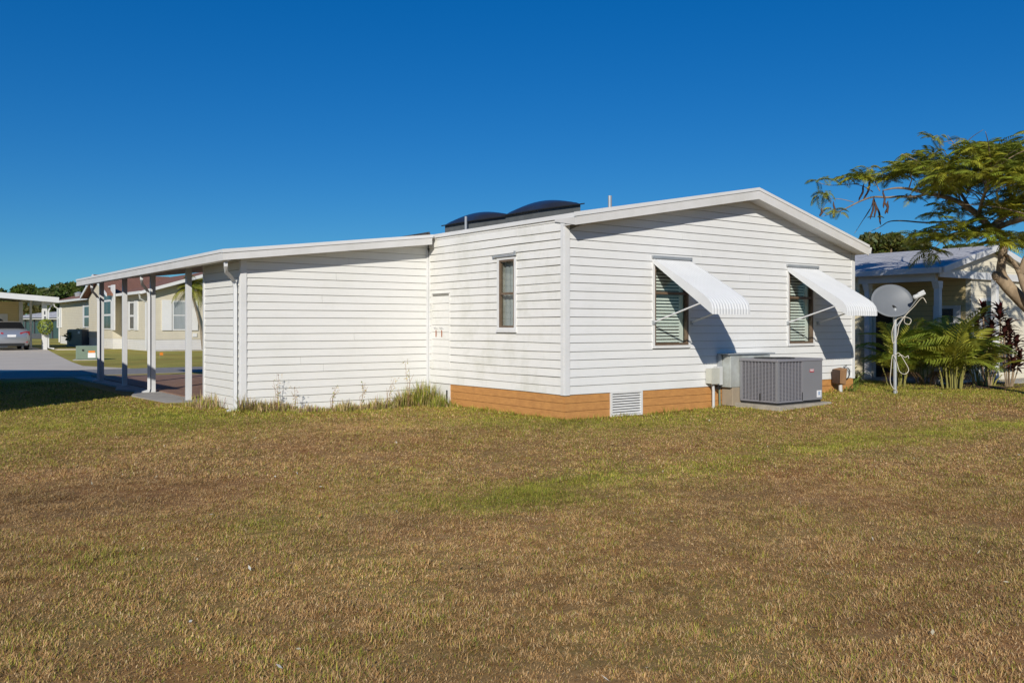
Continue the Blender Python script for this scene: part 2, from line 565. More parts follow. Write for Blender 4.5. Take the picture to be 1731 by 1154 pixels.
gx = axis_coords(-16, 20, 0.2, 1500.0)
gy = axis_coords(-13, 26, 0.2, 1500.0)
GX, GY = np.meshgrid(gx, gy, indexing='ij')
GZ = ground_h(GX, GY)
gv = np.stack([GX, GY, GZ], -1).reshape(-1, 3)
ni, nj = len(gx), len(gy)
idx = np.arange(ni * nj).reshape(ni, nj)
gq = np.stack([idx[:-1, :-1], idx[1:, :-1], idx[1:, 1:], idx[:-1, 1:]], -1).reshape(-1, 4)
gg = greenness(gv[:, 0], gv[:, 1])[:, None]
gt = tone(gv[:, 0], gv[:, 1])[:, None]
farm = smooth((gv[:, 1:2] - 14) / 4.0)
soil = np.array([[0.33, 0.19, 0.085]]) * (1 - gg) + np.array([[0.27, 0.22, 0.045]]) * gg
lawnfar = np.array([[0.38, 0.33, 0.08]]) * (0.8 + 0.4 * vnoise(gv[:, 0], gv[:, 1], 1.4)[:, None])
gc = (soil * (1 - farm) + lawnfar * farm) * gt
ground = struct(np_mesh('ground', gv, gq, gc, 'ground', smooth_=True))


def sheet(name, mat, poly, z, thick=0.06):
    m = MB()
    n = len(poly)
    m.add([(x, y, z) for x, y in poly] + [(x, y, z - thick) for x, y in poly],
          [tuple(range(n)), tuple(range(2 * n - 1, n - 1, -1))] + [(i, (i + 1) % n, (i + 1) % n + n, i + n) for i in range(n)])
    return struct(m.build(name, mat))


sheet('road', 'asphalt', [(-120, 16.9), (120, 16.9), (120, 20.3), (-120, 20.3)], 0.012)
sheet('gutter_strip', 'concrete', [(-9.0, 16.55), (-3.7, 15.75), (0.4, 14.5), (0.6, 14.75), (-3.6, 16.1), (-9.0, 16.9)], 0.040)
sheet('carport_floor', 'redslab', [(-3.30, 5.75), (-0.03, 5.75), (-0.03, 14.6), (-3.30, 15.6)], 0.055)
sheet('slab_edge', 'concrete', [(-3.95, 6.25), (-3.303, 5.9), (-3.303, 15.6), (-3.7, 15.73), (-3.62, 11.3), (-3.85, 10.4), (-3.62, 9.6), (-4.0, 8.4)], 0.034)
dr = [tuple(onground(a, b)[:2]) for a, b in ((79.5, 591), (100, 602), (121.6, 612.5), (140, 619))]
sheet('driveway', 'drive', [(-9.5, 20.303)] + [(-1.2, 20.303)] + [dr[3], dr[2], dr[1], dr[0], (1.0, 60), (-9.5, 60)], 0.016)
sheet('walkway', 'drive', [(dr[0][0] + 0.35, 46.0), (dr[0][0] + 2.6, 45.2), (dr[0][0] + 3.2, 46.3), (dr[0][0] + 0.4, 47.4)], 0.03)

# ================================================================== lap siding
PITCH = 0.127


def boards(parent, mp, lo, hi, z0, z1, holes, mat, wav=0.0015, proud=0.017, name='siding_board', gap=0.005, pitch=PITCH):
    """lap boards on a wall: mp(u, out, z) gives the point, lo(z), hi(z) the wall's ends"""
    def piece(ua, ub, uta, utb, za, zb, ph, whole=True):
        if whole and ub - ua > 2.2 and zb - za > pitch * 0.7 and random.random() < 0.4:
            c = ua + (ub - ua) * random.uniform(0.25, 0.75)          # butt joint
            piece(ua, c - 0.002, uta, c - 0.002, za, zb, ph, False)
            piece(c + 0.002, ub, c + 0.002, utb, za, zb - 0.0, ph + 0.4, False)
            return
        if min(ub - ua, utb - uta) < 0.015 and max(ub - ua, utb - uta) < 0.03:
            return
        n = max(1, int(max(ub - ua, utb - uta) / 0.75))
        vs, fs = [], []
        for i in range(n + 1):
            t = i / n
            b = ua + (ub - ua) * t; q = uta + (utb - uta) * t
            w = wav * math.sin(b * 1.7 + ph) + random.uniform(-wav, wav) * 0.6
            o = proud * (zb - za) / pitch + abs(w) * 1.3 if zb - za < pitch * 0.8 else proud + abs(w) * 1.3
            vs += [mp(b, 0.0, za + gap + w), mp(b, o, za + gap + w), mp(q, 0.003, zb), mp(q, 0.0, zb)]
        for i in range(n):
            k = i * 4
            fs += [(k + j, k + (j + 1) % 4, k + 4 + (j + 1) % 4, k + 4 + j) for j in range(4)]
        e = n * 4
        fs += [(3, 2, 1, 0), (e, e + 1, e + 2, e + 3)]
        MB().add(vs, fs).build(name, mat, parent)

    z = z0
    while z < z1 - 0.02:
        zt = min(z + pitch, z1)
        ph = random.uniform(0, 6.3)
        a, b, at_, bt = lo(z), hi(z), lo(zt), hi(zt)
        cuts = sorted([h for h in holes if h[2] < zt - 0.004 and h[3] > z + 0.004])
        ca, cat = a, at_
        for h in cuts:
            piece(ca, h[0], cat, h[0], z, zt, ph)
            if h[2] > z + 0.025:
                piece(h[0], h[1], h[0], h[1], z, h[2], ph)
            if h[3] < zt - 0.025:
                piece(h[0], h[1], h[0], h[1], h[3], zt, ph)
            ca = cat = h[1]
        piece(ca, b, cat, bt, z, zt, ph)
        z = zt


# ================================================================== THE MOBILE HOME
home = thing('mobile_home', 'white lap-sided mobile home with terracotta skirting and two awnings', 'house')
WB = 0.372                        # bottom of the white boards
RX, RZ, LZ, EX, EZ = 4.06, 3.735, 3.01, 7.36, 2.93
HL, HW = 15.0, 7.32
SL, SR = (RZ - LZ) / RX, (EZ - RZ) / (EX - RX)


def roof_z(x):
    return LZ + SL * x if x <= RX else RZ + SR * (x - RX)


WIN = [(1.83, 2.607, 1.075, 2.36), (5.27, 5.99, 1.065, 2.35)]
TR = 0.045
g_holes = [(a - TR, b + TR, c - TR, d + TR) for a, b, c, d in WIN]
SW = (1.215, 1.625, 1.36, 2.44)   # small window in the long wall (along y)
TOP = 0.165                       # roof build-up above the wall heads


def panel_wall(us, holes, ztop, mp, z0, name='wall'):
    m = MB()
    brk = sorted(set(list(us) + [h[0] for h in holes] + [h[1] for h in holes]))
    for a, b in zip(brk[:-1], brk[1:]):
        inside = [h for h in holes if h[0] <= a + 1e-6 and h[1] >= b - 1e-6]
        spans = [(z0, None)] if not inside else [(z0, inside[0][2]), (inside[0][3], None)]
        for s, e in spans:
            ta = ztop(a) if e is None else e
            tb = ztop(b) if e is None else e
            m.add([mp(a, 0, s), mp(b, 0, s), mp(b, -0.1, s), mp(a, -0.1, s), mp(a, 0, ta), mp(b, 0, tb), mp(b, -0.1, tb), mp(a, -0.1, ta)],
                  [(3, 2, 1, 0), (4, 5, 6, 7), (0, 1, 5, 4), (1, 2, 6, 5), (2, 3, 7, 6), (3, 0, 4, 7)])
    return m.build(name, 'joint', home)


gm = lambda u, o, z: (u, -o, z)
lm = lambda u, o, z: (-o, u, z)
gable = panel_wall([0.0, RX, HW], g_holes, lambda u: roof_z(u) - TOP, gm, WB)
long_wall = panel_wall([0.0, HL], [(SW[0], SW[1], SW[2], SW[3])], lambda u: LZ - 0.06, lm, WB)
m = MB()
m.box(0.10, HW, HL - 0.1, HL, WB, LZ - 0.2); m.box(HW - 0.1, HW - 0.001, 0.1, HL - 0.1, WB, EZ - 0.17)
m.build('wall', 'farwhite', home)
inv_l = lambda z: max(0.075, (z + TOP - LZ) / SL if z + TOP > LZ else 0.075)
inv_r = lambda z: min(HW - 0.075, RX + (z + TOP - RZ) / SR)
boards(gable, gm, inv_l, inv_r, WB, RZ - TOP - 0.02, g_holes, 'siding')
PANEL = (3.10, 3.72, 0.62, 1.95)
boards(long_wall, lm, lambda z: 0.075, lambda z: 3.80, WB, 2.957, [(SW[0] - 0.05, SW[1] + 0.05, SW[2] - 0.03, SW[3] + 0.03), PANEL], 'siding_dirty', wav=0.0045)

# corner posts
m = MB()
m.box(-0.026, 0.074, -0.026, 0.0, WB - 0.005, LZ - 0.07); m.box(-0.026, 0.0, 0.0, 0.074, WB - 0.005, LZ - 0.07)
m.build('corner_trim', 'trim', home, bevel=0.004)
boxpart('corner_trim', 'trim', home, HW - 0.074, HW + 0.02, -0.026, 0.0, WB - 0.005, roof_z(HW) - TOP)
m = MB(); m.box(-0.024, 0.0, 3.765, 3.806, 0.3, LZ - 0.3); m.build('corner_trim', 'trim', home)

# skirting: boards with dark joints, louvred vent
sk = MB()
sk.box(0.03, 0.89, 0.02, 0.06, -0.1, WB); sk.box(1.567, HW - 0.02, 0.02, 0.06, -0.1, WB); sk.box(0.02, 0.06, 0.06, HL - 0.05, -0.1, WB)
skirt = sk.build('skirting', 'skirt_joint', home)


def skirt_boards(mp, a, b):
    z = WB - 0.004
    for k in range(4):
        zb = z - 0.121
        cuts = [a]
        while cuts[-1] < b - 3.2:
            cuts.append(cuts[-1] + random.uniform(1.6, 2.6))
        cuts.append(b)
        for u0, u1 in zip(cuts[:-1], cuts[1:]):
            o = 0.004 + random.uniform(0, 0.003)
            m = MB()
            m.add([mp(u0, -0.018, zb + 0.006), mp(u1 - 0.002, -0.018, zb + 0.006), mp(u1 - 0.002, o, zb + 0.006), mp(u0, o, zb + 0.006),
                   mp(u0, -0.018, z), mp(u1 - 0.002, -0.018, z), mp(u1 - 0.002, o - 0.002, z), mp(u0, o - 0.002, z)],
                  [(3, 2, 1, 0), (4, 5, 6, 7), (0, 1, 5, 4), (1, 2, 6, 5), (2, 3, 7, 6), (3, 0, 4, 7)])
            m.build('skirting_board', 'skirt', skirt)
        z = zb


skirt_boards(gm, 0.0, 0.885)
skirt_boards(gm, 1.572, HW - 0.01)
skirt_boards(lm, 0.026, 3.10)
boxpart('corner_trim', 'siding_shed', home, -0.02, 0.015, 3.10, 3.155, -0.05, WB - 0.01)
boxpart('access_panel', 'siding_shed', home, 0.0, 0.012, 3.16, 3.80, -0.05, WB - 0.01)
boxpart('latch', 'black', home, -0.012, 0.0, 3.20, 3.23, 0.08, 0.26)
vent = MB()
vent.box(0.89, 0.925, -0.022, 0.02, 0.0, WB + 0.012); vent.box(1.532, 1.567, -0.022, 0.02, 0.0, WB + 0.012)
vent.box(0.925, 1.532, -0.022, 0.02, WB - 0.02, WB + 0.012); vent.box(0.925, 1.532, -0.022, 0.02, 0.0, 0.03)
ventp = vent.build('louvred_vent', 'trim', home)
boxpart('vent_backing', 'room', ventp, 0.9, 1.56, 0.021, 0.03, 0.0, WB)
for k in range(8):
    z = 0.035 + k * 0.040
    m = MB()
    m.add([(0.925, -0.018, z), (1.532, -0.018, z), (1.532, -0.012, z), (0.925, -0.012, z), (0.925, 0.010, z + 0.024), (1.532, 0.010, z + 0.024), (1.532, 0.015, z + 0.021), (0.925, 0.015, z + 0.021)],
          [(3, 2, 1, 0), (4, 5, 6, 7), (0, 1, 5, 4), (1, 2, 6, 5), (2, 3, 7, 6), (3, 0, 4, 7)])
    m.build('slat', 'trim', ventp)

# roof
OV = -0.30
m = MB()
m.prism([(0.004, LZ - 0.14), (RX, RZ - 0.14), (EX, EZ - 0.14), (EX, EZ), (RX, RZ), (0.004, LZ)], 'y', OV + 0.025, HL + 0.2)
roof = m.build('roof', 'roof_dark', home)
m = MB()
m.prism([(-0.03, LZ - TOP), (RX, RZ - TOP + 0.0), (RX, RZ - 0.143), (-0.03, LZ - 0.143)], 'y', OV + 0.03, -0.001)
m.prism([(RX, RZ - TOP), (EX, EZ - TOP), (EX, EZ - 0.143), (RX, RZ - 0.143)], 'y', OV + 0.03, -0.001)
m.build('soffit', 'soffit', roof)
m = MB(); m.prism([(-0.045, LZ - 0.175), (RX, RZ - 0.185), (RX, RZ - 0.030), (-0.045, LZ - 0.030)], 'y', OV, OV + 0.022); m.build('rake_board', 'fascia', roof)
m = MB(); m.prism([(RX + 0.001, RZ - 0.185), (EX + 0.02, EZ - 0.185), (EX + 0.02, EZ - 0.030), (RX + 0.001, RZ - 0.030)], 'y', OV, OV + 0.022); m.build('rake_board', 'fascia', roof)
m = MB(); m.prism([(-0.06, LZ - 0.052), (RX, RZ - 0.038), (RX, RZ + 0.012), (-0.06, LZ + 0.01)], 'y', OV - 0.012, OV + 0.026)
m.build('drip_edge', 'trim', roof)
m = MB(); m.prism([(RX + 0.001, RZ - 0.038), (EX + 0.03, EZ - 0.038), (EX + 0.03, EZ + 0.012), (RX + 0.001, RZ + 0.012)], 'y', OV - 0.012, OV + 0.026)
m.build('drip_edge', 'trim', roof)
m = MB()
m.box(-0.030, -0.001, OV + 0.022, HL, LZ - 0.055, LZ + 0.008)
m.build('eave_trim', 'trim', roof)
# boxed end of the eave where it meets the rake
m = MB()
m.hexa([(-0.045, OV + 0.023, LZ - 0.172), (-0.004, OV + 0.023, LZ - 0.172), (-0.004, 0.20, LZ - 0.085), (-0.030, 0.20, LZ - 0.085)],
       [(-0.045, OV + 0.023, LZ - 0.056), (-0.004, OV + 0.023, LZ - 0.056), (-0.004, 0.20, LZ - 0.056), (-0.030, 0.20, LZ - 0.056)])
m.build('fascia', 'fascia', roof)
m = MB(); m.prism([(EX + 0.021, EZ - 0.15), (EX + 0.10, EZ - 0.15), (EX + 0.14, EZ - 0.03), (EX + 0.021, EZ - 0.03)], 'y', OV + 0.01, HL)
m.build('gutter', 'trim', roof)

# skylights on the roof
for (x0, y0, s) in ((0.50, 1.28, 1.0), (0.50, 3.21, 1.0)):
    def rp(x, y, dz):
        return (x, y, roof_z(x) + dz)
    m = MB()
    e = 0.05
    m.hexa([rp(x0 + e, y0 + e, 0.0), rp(x0 + s - e, y0 + e, 0.0), rp(x0 + s - e, y0 + s - e, 0.0), rp(x0 + e, y0 + s - e, 0.0)],
           [rp(x0 + e, y0 + e, 0.15), rp(x0 + s - e, y0 + e, 0.15), rp(x0 + s - e, y0 + s - e, 0.15), rp(x0 + e, y0 + s - e, 0.15)])
    sky_o = m.build('skylight', 'curb', home)
    m = MB()
    m.hexa([rp(x0, y0, 0.151), rp(x0 + s, y0, 0.151), rp(x0 + s, y0 + s, 0.151), rp(x0, y0 + s, 0.151)],
           [rp(x0, y0, 0.170), rp(x0 + s, y0, 0.170), rp(x0 + s, y0 + s, 0.170), rp(x0, y0 + s, 0.170)])
    m.build('flange', 'black', sky_o)
    N = 14
    vs, fs = [], []
    for i in range(N + 1):
        for j in range(N + 1):
            u, w = i / N, j / N
            h = 0.14 * (math.sin(math.pi * u) * math.sin(math.pi * w)) ** 0.55
            vs.append(rp(x0 + 0.03 + (s - 0.06) * u, y0 + 0.03 + (s - 0.06) * w, 0.1705 + h))
    for i in range(N):
        for j in range(N):
            k = i * (N + 1) + j
            fs.append((k, k + N + 1, k + N + 2, k + 1))
    MB().add(vs, fs).build('dome', 'dome', sky_o, smooth_=True)
for px, py0, py1, d, r in ((787.5, 366, 390, 15.9, 0.024), (1031, 331, 352, 14.6, 0.032)):
    a, b = at(px, py1 + 12, d), at(px, py0, d)
    MB().tube([a, b], r, 10).build('vent_pipe', 'galv', home)

# windows in the gable wall
for (x0, x1, z0, z1) in WIN:
    m = MB()
    m.box(x0 - TR, x0, -0.030, 0.02, z0 - TR, z1 + TR); m.box(x1, x1 + TR, -0.030, 0.02, z0 - TR, z1 + TR)
    m.box(x0, x1, -0.030, 0.02, z1, z1 + TR); m.box(x0, x1, -0.034, 0.02, z0 - TR, z0)
    wobj = m.build('window', 'trim', home)
    m = MB(); f = 0.028
    m.box(x0, x0 + f, -0.026, 0.04, z0, z1); m.box(x1 - f - 0.01, x1, -0.026, 0.04, z0, z1)
    m.box(x0 + f, x1 - f - 0.01, -0.026, 0.04, z1 - f, z1); m.box(x0 + f, x1 - f - 0.01, -0.026, 0.04, z0, z0 + f + 0.01)
    zm = z0 + 0.665 * (z1 - z0) - 0.02
    m.box(x0 + f, x1 - f - 0.01, -0.012, 0.036, zm - 0.02, zm + 0.022)
    m.build('frame', 'bronze', wobj)
    MB().box(x0 + f, x1 - f - 0.01, 0.014, 0.018, z0 + f + 0.01, zm - 0.02).build('pane', 'glass', wobj)
    MB().box(x0 + f, x1 - f - 0.01, 0.020, 0.024, zm + 0.022, z1 - f).build('pane', 'glass', wobj)
    m = MB(); z = z0 + 0.05
    while z < z1 - 0.05:
        m.hexa([(x0 + 0.02, 0.050, z), (x1 - 0.13, 0.050, z), (x1 - 0.13, 0.075, z + 0.030), (x0 + 0.02, 0.075, z + 0.030)],
               [(x0 + 0.02, 0.050, z + 0.003), (x1 - 0.13, 0.050, z + 0.003), (x1 - 0.13, 0.075, z + 0.033), (x0 + 0.02, 0.075, z + 0.033)])
        z += 0.052
    m.build('blind', 'blind', wobj)
    MB().box(x1 - 0.125, x1 - 0.035, 0.060, 0.075, z0 + 0.03, z1 - 0.03).build('curtain', 'blind', wobj)
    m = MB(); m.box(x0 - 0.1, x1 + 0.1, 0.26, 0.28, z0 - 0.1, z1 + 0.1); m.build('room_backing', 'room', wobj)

# small window in the long wall
y0, y1, z0, z1 = SW
m = MB(); t = 0.05
m.box(-0.030, 0.0, y0 - t, y0, z0 - 0.03, z1 + 0.03); m.box(-0.030, 0.0, y1, y1 + t, z0 - 0.03, z1 + 0.03)
m.box(-0.030, 0.0, y0, y1, z1, z1 + 0.03); m.box(-0.045, 0.0, y0 - 0.07, y1 + 0.06, z0 - 0.075, z0 - 0.031); m.box(-0.030, 0.0, y0, y1, z0 - 0.03, z0)
wobj = m.build('window', 'trim', home)
m = MB(); f = 0.03
m.box(-0.022, 0.03, y0, y0 + f, z0, z1); m.box(-0.022, 0.03, y1 - f, y1, z0, z1); m.box(-0.022, 0.03, y0 + f, y1 - f, z1 - f, z1); m.box(-0.022, 0.03, y0 + f, y1 - f, z0, z0 + f)
zm = z0 + 0.5 * (z1 - z0)
m.box(-0.015, 0.025, y0 + f, y1 - f, zm - 0.018, zm + 0.018)
m.build('frame', 'bronze', wobj)
MB().box(0.008, 0.012, y0 + f, y1 - f, z0 + f, zm - 0.018).build('pane', 'glass', wobj)
MB().box(0.002, 0.006, y0 + f, y1 - f, zm + 0.018, z1 - f).build('pane', 'glass', wobj)
m = MB()
n = 10
vs = []
for i in range(n + 1):
    yy = y0 + (y1 - y0) * i / n
    xo = 0.09 + 0.012 * math.sin(i * 2.1)
    vs += [(xo, yy, z0 - 0.02), (xo, yy, z1 + 0.02)]
m.add(vs, [(2 * i, 2 * i + 2, 2 * i + 3, 2 * i + 1) for i in range(n)])
m.build('curtain', 'curtain', wobj, smooth_=True)
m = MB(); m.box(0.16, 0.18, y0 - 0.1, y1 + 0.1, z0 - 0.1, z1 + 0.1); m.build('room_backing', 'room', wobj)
m = MB(); m.box(-0.05, -0.004, y0 - 0.02, y1 + 0.16, z1 + 0.045, z1 + 0.075); m.box(-0.05, -0.02, y0 - 0.05, y0 - 0.02, z1 + 0.05, z1 + 0.12)
m.build('awning_track', 'galv', wobj)

# awnings over the gable windows
def awning(x0, x1):
    prof = [(-0.022, 2.440), (-0.30, 2.290), (-0.60, 2.120), (-0.90, 1.945), (-1.06, 1.850), (-1.15, 1.785), (-1.205, 1.715), (-1.225, 1.640), (-1.225, 1.560)]
    nr = 13
    m = MB()
    cols = nr * 4 + 1
    vs, fs = [], []
    for i in range(cols):
        u = i / (cols - 1)
        bump = 0.0075 * (1 if (i % 4) in (1, 2) else -0.5)
        for k, (y, z) in enumerate(prof):
            j = min(k + 1, len(prof) - 1); q = max(k - 1, 0)
            ty, tz = prof[j][0] - prof[q][0], prof[j][1] - prof[q][1]
            l = math.hypot(ty, tz)
            ny, nz = tz / l, -ty / l
            if nz < 0 and k < 6:
                ny, nz = -ny, -nz
            vs.append((x0 + (x1 - x0) * u, y + ny * bump, z + nz * bump))
    np_ = len(prof)
    for i in range(cols - 1):
        for k in range(np_ - 1):
            fs.append((i * np_ + k, i * np_ + k + 1, (i + 1) * np_ + k + 1, (i + 1) * np_ + k))
    m.add(vs, fs)
    o = m.build('window_awning', 'alu', home)
    md = o.modifiers.new('sheet', 'SOLIDIFY'); md.thickness = 0.003
    for x in (x0 - 0.004, x1 + 0.004):
        poly = [(y, z + 0.006) for y, z in prof] + [(-1.19, 1.585), (-0.022, 2.375)]
        MB().prism(poly, 'x', x - 0.003, x + 0.003).build('side_panel', 'alu', o)
        MB().tube([(x + 0.01, -0.015, 1.44), (x + 0.01, -1.02, 1.735)], 0.014, 8).build('support_arm', 'alu', o)
        boxpart('arm_bracket', 'galv', o, x - 0.02, x + 0.03, -0.045, -0.004, 1.405, 1.47)
    MB().tube([(x0, -0.02, 2.415), (x1, -0.02, 2.415)], 0.022, 8).build('hinge_rail', 'alu', o)
    boxpart('header_channel', 'galv', home, x0 - 0.03, x1 + 0.02, -0.045, -0.006, 2.455, 2.50)
    return o


awning(1.80, 2.66)
awning(5.23, 6.13)

# meter panel let into the long wall beside the shed
y0, y1, z0, z1 = PANEL
m = MB(); m.box(-0.022, 0.0, y0, y0 + 0.025, z0, z1); m.box(-0.022, 0.0, y1 - 0.025, y1, z0, z1); m.box(-0.020, 0.0, y0 + 0.025, y1 - 0.025, z0, z0 + 0.02)
panel = m.build('service_panel', 'siding_dirty', home)
boxpart('slot', 'joint', panel, -0.006, 0.0, y0 + 0.04, y1 - 0.04, z1 - 0.03, z1 - 0.008)
boards(panel, lambda u, o, z: (-o, u, z), lambda z: y0 + 0.026, lambda z: y1 - 0.026, z0 + 0.02, z1 - 0.04, [], 'siding_dirty', wav=0.004, name='panel_board', proud=0.012, gap=0.004)
for yy in (3.36, 3.55):
    boxpart('rust_streak', 'rust', panel, -0.0185, -0.014, yy, yy + 0.022, 1.19, 1.31)
    MB().tube([(-0.012, yy - 0.04, 1.33), (-0.04, yy - 0.04, 1.36), (-0.04, yy + 0.05, 1.36), (-0.012, yy + 0.05, 1.33)], 0.006, 6).build('handle', 'trim', panel)

# ================================================================== SHED AND CARPORT
shed = thing('utility_shed', 'white lap-sided shed under the carport roof, against the home', 'shed', (-3.44, 3.83, 0))
SX, SY, SB = -3.44, 3.83, 5.68


def cp_z(x):
    return 2.55 + (x + 3.84) * 0.119


m = MB()
m.prism([(SX, -0.03), (-0.03, -0.03), (-0.03, cp_z(0) - 0.06), (SX, cp_z(SX) - 0.06)], 'y', SY, SY + 0.08)
wf = m.build('wall', 'joint', shed)
m = MB(); m.box(SX, SX + 0.08, SY + 0.08, SB, -0.03, cp_z(SX) - 0.06); wl_ = m.build('wall', 'joint', shed)
m = MB(); m.prism([(SX, -0.03), (-0.03, -0.03), (-0.03, cp_z(0) - 0.06), (SX, cp_z(SX) - 0.06)], 'y', SB, SB + 0.05); m.build('wall', 'farwhite', shed)
Z0 = WB - 3 * PITCH
fm = lambda u, o, z: (u, SY - o, z)
sm = lambda u, o, z: (SX - o, u, z)
boards(wf, fm, lambda z: max(SX + 0.075, (z + 0.065 - 2.55) / 0.119 - 3.84), lambda z: -0.03, Z0, cp_z(-0.1) - 0.065, [], 'siding_shed')
boards(wl_, sm, lambda z: SY + 0.06, lambda z: SB - 0.05, Z0, cp_z(SX) - 0.065, [], 'siding_shed')
m = MB(); m.box(SX - 0.026, SX + 0.074, SY - 0.026, SY, 0.0, 2.53); m.box(SX - 0.026, SX, SY, SY + 0.06, 0.0, 2.53); m.build('corner_trim', 'trim', shed, bevel=0.004)
boxpart('corner_trim', 'trim', shed, SX - 0.024, SX, SB - 0.05, SB + 0.02, 0.0, cp_z(SX) - 0.07)
boxpart('corner_trim', 'trim', shed, -0.062, -0.026, SY - 0.022, SY, 0.05, 2.75)

carport = thing('carport', 'white flat carport roof on slim posts beside the shed', 'carport', (-3.44, 6.6, 0))
CX0, CX1, CY0, CY1 = -3.84, -0.06, 3.53, 14.6
m = MB()
m.prism([(CX0 + 0.03, cp_z(CX0) - 0.05), (CX1, cp_z(CX1) - 0.05), (CX1, cp_z(CX1)), (CX0 + 0.03, cp_z(CX0))], 'y', CY0 + 0.02, CY1)
croof = m.build('roof', 'trim', carport)
k = 0
for i in range(24):
    yy = CY0 + 0.35 + i * 0.455
    m = MB()
    m.prism([(CX0 + 0.05, cp_z(CX0) - 0.080), (CX1, cp_z(CX1) - 0.080), (CX1, cp_z(CX1) - 0.051), (CX0 + 0.05, cp_z(CX0) - 0.051)], 'y', yy, yy + 0.05)
    m.build('roof_rib', 'soffit', croof)
m = MB(); m.prism([(CX0, 2.388), (CX1 - 0.06, 2.388 + 0.119 * (CX1 - CX0) - 0.01), (CX1 - 0.06, cp_z(CX1) - 0.045), (CX0, 2.505)], 'y', CY0 - 0.012, CY0 + 0.015); m.build('fascia', 'fascia', croof)
m = MB(); m.prism([(CX0 - 0.012, 2.500), (CX1 - 0.05, cp_z(CX1) - 0.050), (CX1 - 0.05, cp_z(CX1) + 0.004), (CX0 - 0.012, 2.556)], 'y', CY0 - 0.026, CY0 + 0.019); m.build('drip_edge', 'trim', croof)
m = MB(); m.box(CX0, CX0 + 0.026, CY0 + 0.016, CY1, 2.388, 2.505); m.build('gutter', 'fascia', croof)
m = MB(); m.box(CX0 - 0.012, CX0 + 0.026, CY0 + 0.020, CY1 + 0.02, 2.508, 2.556); m.build('drip_edge', 'trim', croof)
m = MB(); m.box(CX0 + 0.026, CX0 + 0.13, CY0 + 0.016, CY1, 2.388, 2.40); m.build('gutter_floor', 'fascia', croof)
boxpart('end_cap', 'fascia', croof, CX0, CX0 + 0.13, CY1, CY1 + 0.012, 2.39, 2.50)
# lifted flashing where the roof meets the home
m = MB(); m.hexa([(-0.75, 3.62, cp_z(-0.75) + 0.005), (-0.09, 3.62, cp_z(-0.09) + 0.01), (-0.09, 4.3, cp_z(-0.09) + 0.01), (-0.75, 4.3, cp_z(-0.75) + 0.005)],
                 [(-0.75, 3.62, cp_z(-0.75) + 0.012), (-0.09, 3.66, cp_z(-0.09) + 0.07), (-0.09, 4.3, cp_z(-0.09) + 0.05), (-0.75, 4.3, cp_z(-0.75) + 0.012)])
m.build('flashing', 'roof_dark', croof)

POSTS = (6.6, 9.03, 11.37, 13.7)
for i, y in enumerate(POSTS):
    w = 0.048
    boxpart('post', 'alu', carport, -3.44 - w, -3.44 + w, y - w, y + w, 0.0, cp_z(-3.44) - 0.052, bevel=0.004)


def downspout(parent, yg, xd, yd, zt):
    pts = [(CX0 + 0.075, yg, 2.39), (CX0 + 0.08, yg + 0.01, 2.30), (CX0 + 0.12, yg + (yd - yg) * .3, 2.215), (xd - 0.09, yd - (yd - yg) * .25, zt + 0.17), (xd - 0.02, yd - 0.01, zt + 0.10), (xd, yd, zt), (xd, yd, 0.10)]
    MB().rect_tube(pts, (0.25, 0.97, 0), 0.072, 0.055).build('downspout', 'alu', parent)
    MB().rect_tube([(xd, yd, 0.12), (xd - 0.01, yd, 0.06), (xd - 0.14, yd - 0.02, 0.03)], (0.2, 0.98, 0), 0.076, 0.058).build('downspout_elbow', 'alu', parent)


downspout(carport, 3.62, SX - 0.058, 3.96, 1.98)
downspout(carport, 8.6, -3.525, 8.99, 1.98)
downspout(carport, 13.2, -3.525, 13.64, 1.98)

# ================================================================== YARD EQUIPMENT
AX0, AX1, AY0, AY1, AZ = 3.58, 4.78, -1.04, -0.28, 0.115
padh = MB().hexa([(AX0 - 0.10, AY0 - 0.12, -0.05), (AX1 + 0.12, AY0 - 0.12, -0.03), (AX1 + 0.12, AY1 + 0.10, 0.0), (AX0 - 0.10, AY1 + 0.10, 0.0)],
                 [(AX0 - 0.09, AY0 - 0.11, 0.105), (AX1 + 0.11, AY0 - 0.11, 0.108), (AX1 + 0.11, AY1 + 0.09, 0.106), (AX0 - 0.09, AY1 + 0.09, 0.104)]).build('equipment_pad', 'pad', bevel=0.012)
tag(padh, 'stained concrete slab under the grey air conditioning unit', 'slab')

ac = thing('air_conditioner', 'grey louvred packaged air conditioner with a red sticker, on a slab', 'air conditioner', (AX0, AY0, 0.106))
H = 0.80
boxpart('base_rail', 'black', ac, AX0 + 0.015, AX1 - 0.015, AY0 + 0.015, AY1 - 0.015, 0.107, 0.14)
boxpart('cabinet', 'ac', ac, AX0 + 0.03, AX1 - 0.004, AY0 + 0.03, AY1 - 0.004, 0.141, H)
boxpart('lower_rail', 'ac', ac, AX0 + 0.004, AX0 + 0.68, AY0 + 0.004, AY1 - 0.004, 0.142, 0.172)
boxpart('corner_post', 'ac_panel', ac, AX0, AX0 + 0.045, AY0, AY0 + 0.045, 0.173, H)
boxpart('corner_post', 'ac_panel', ac, AX0, AX0 + 0.045, AY1 - 0.045, AY1, 0.173, H)
boxpart('service_door', 'ac_panel', ac, AX0 + 0.66, AX1, AY0 - 0.002, AY0 + 0.028, 0.150, H, bevel=0.004)
m = MB()
for i in range(11):                                   # upright ribs of the coil guard
    y = AY0 + 0.045 + (AY1 - AY0 - 0.09) * i / 10
    m.box(AX0 + 0.004, AX0 + 0.029, y - 0.006, y + 0.006, 0.173, H)
for i in range(8):
    x = AX0 + 0.05 + 0.60 * i / 7
    m.box(x - 0.006, x + 0.006, AY0 + 0.004, AY0 + 0.029, 0.173, H)
m.build('guard_ribs', 'ac', ac)
m = MB()
z = 0.185
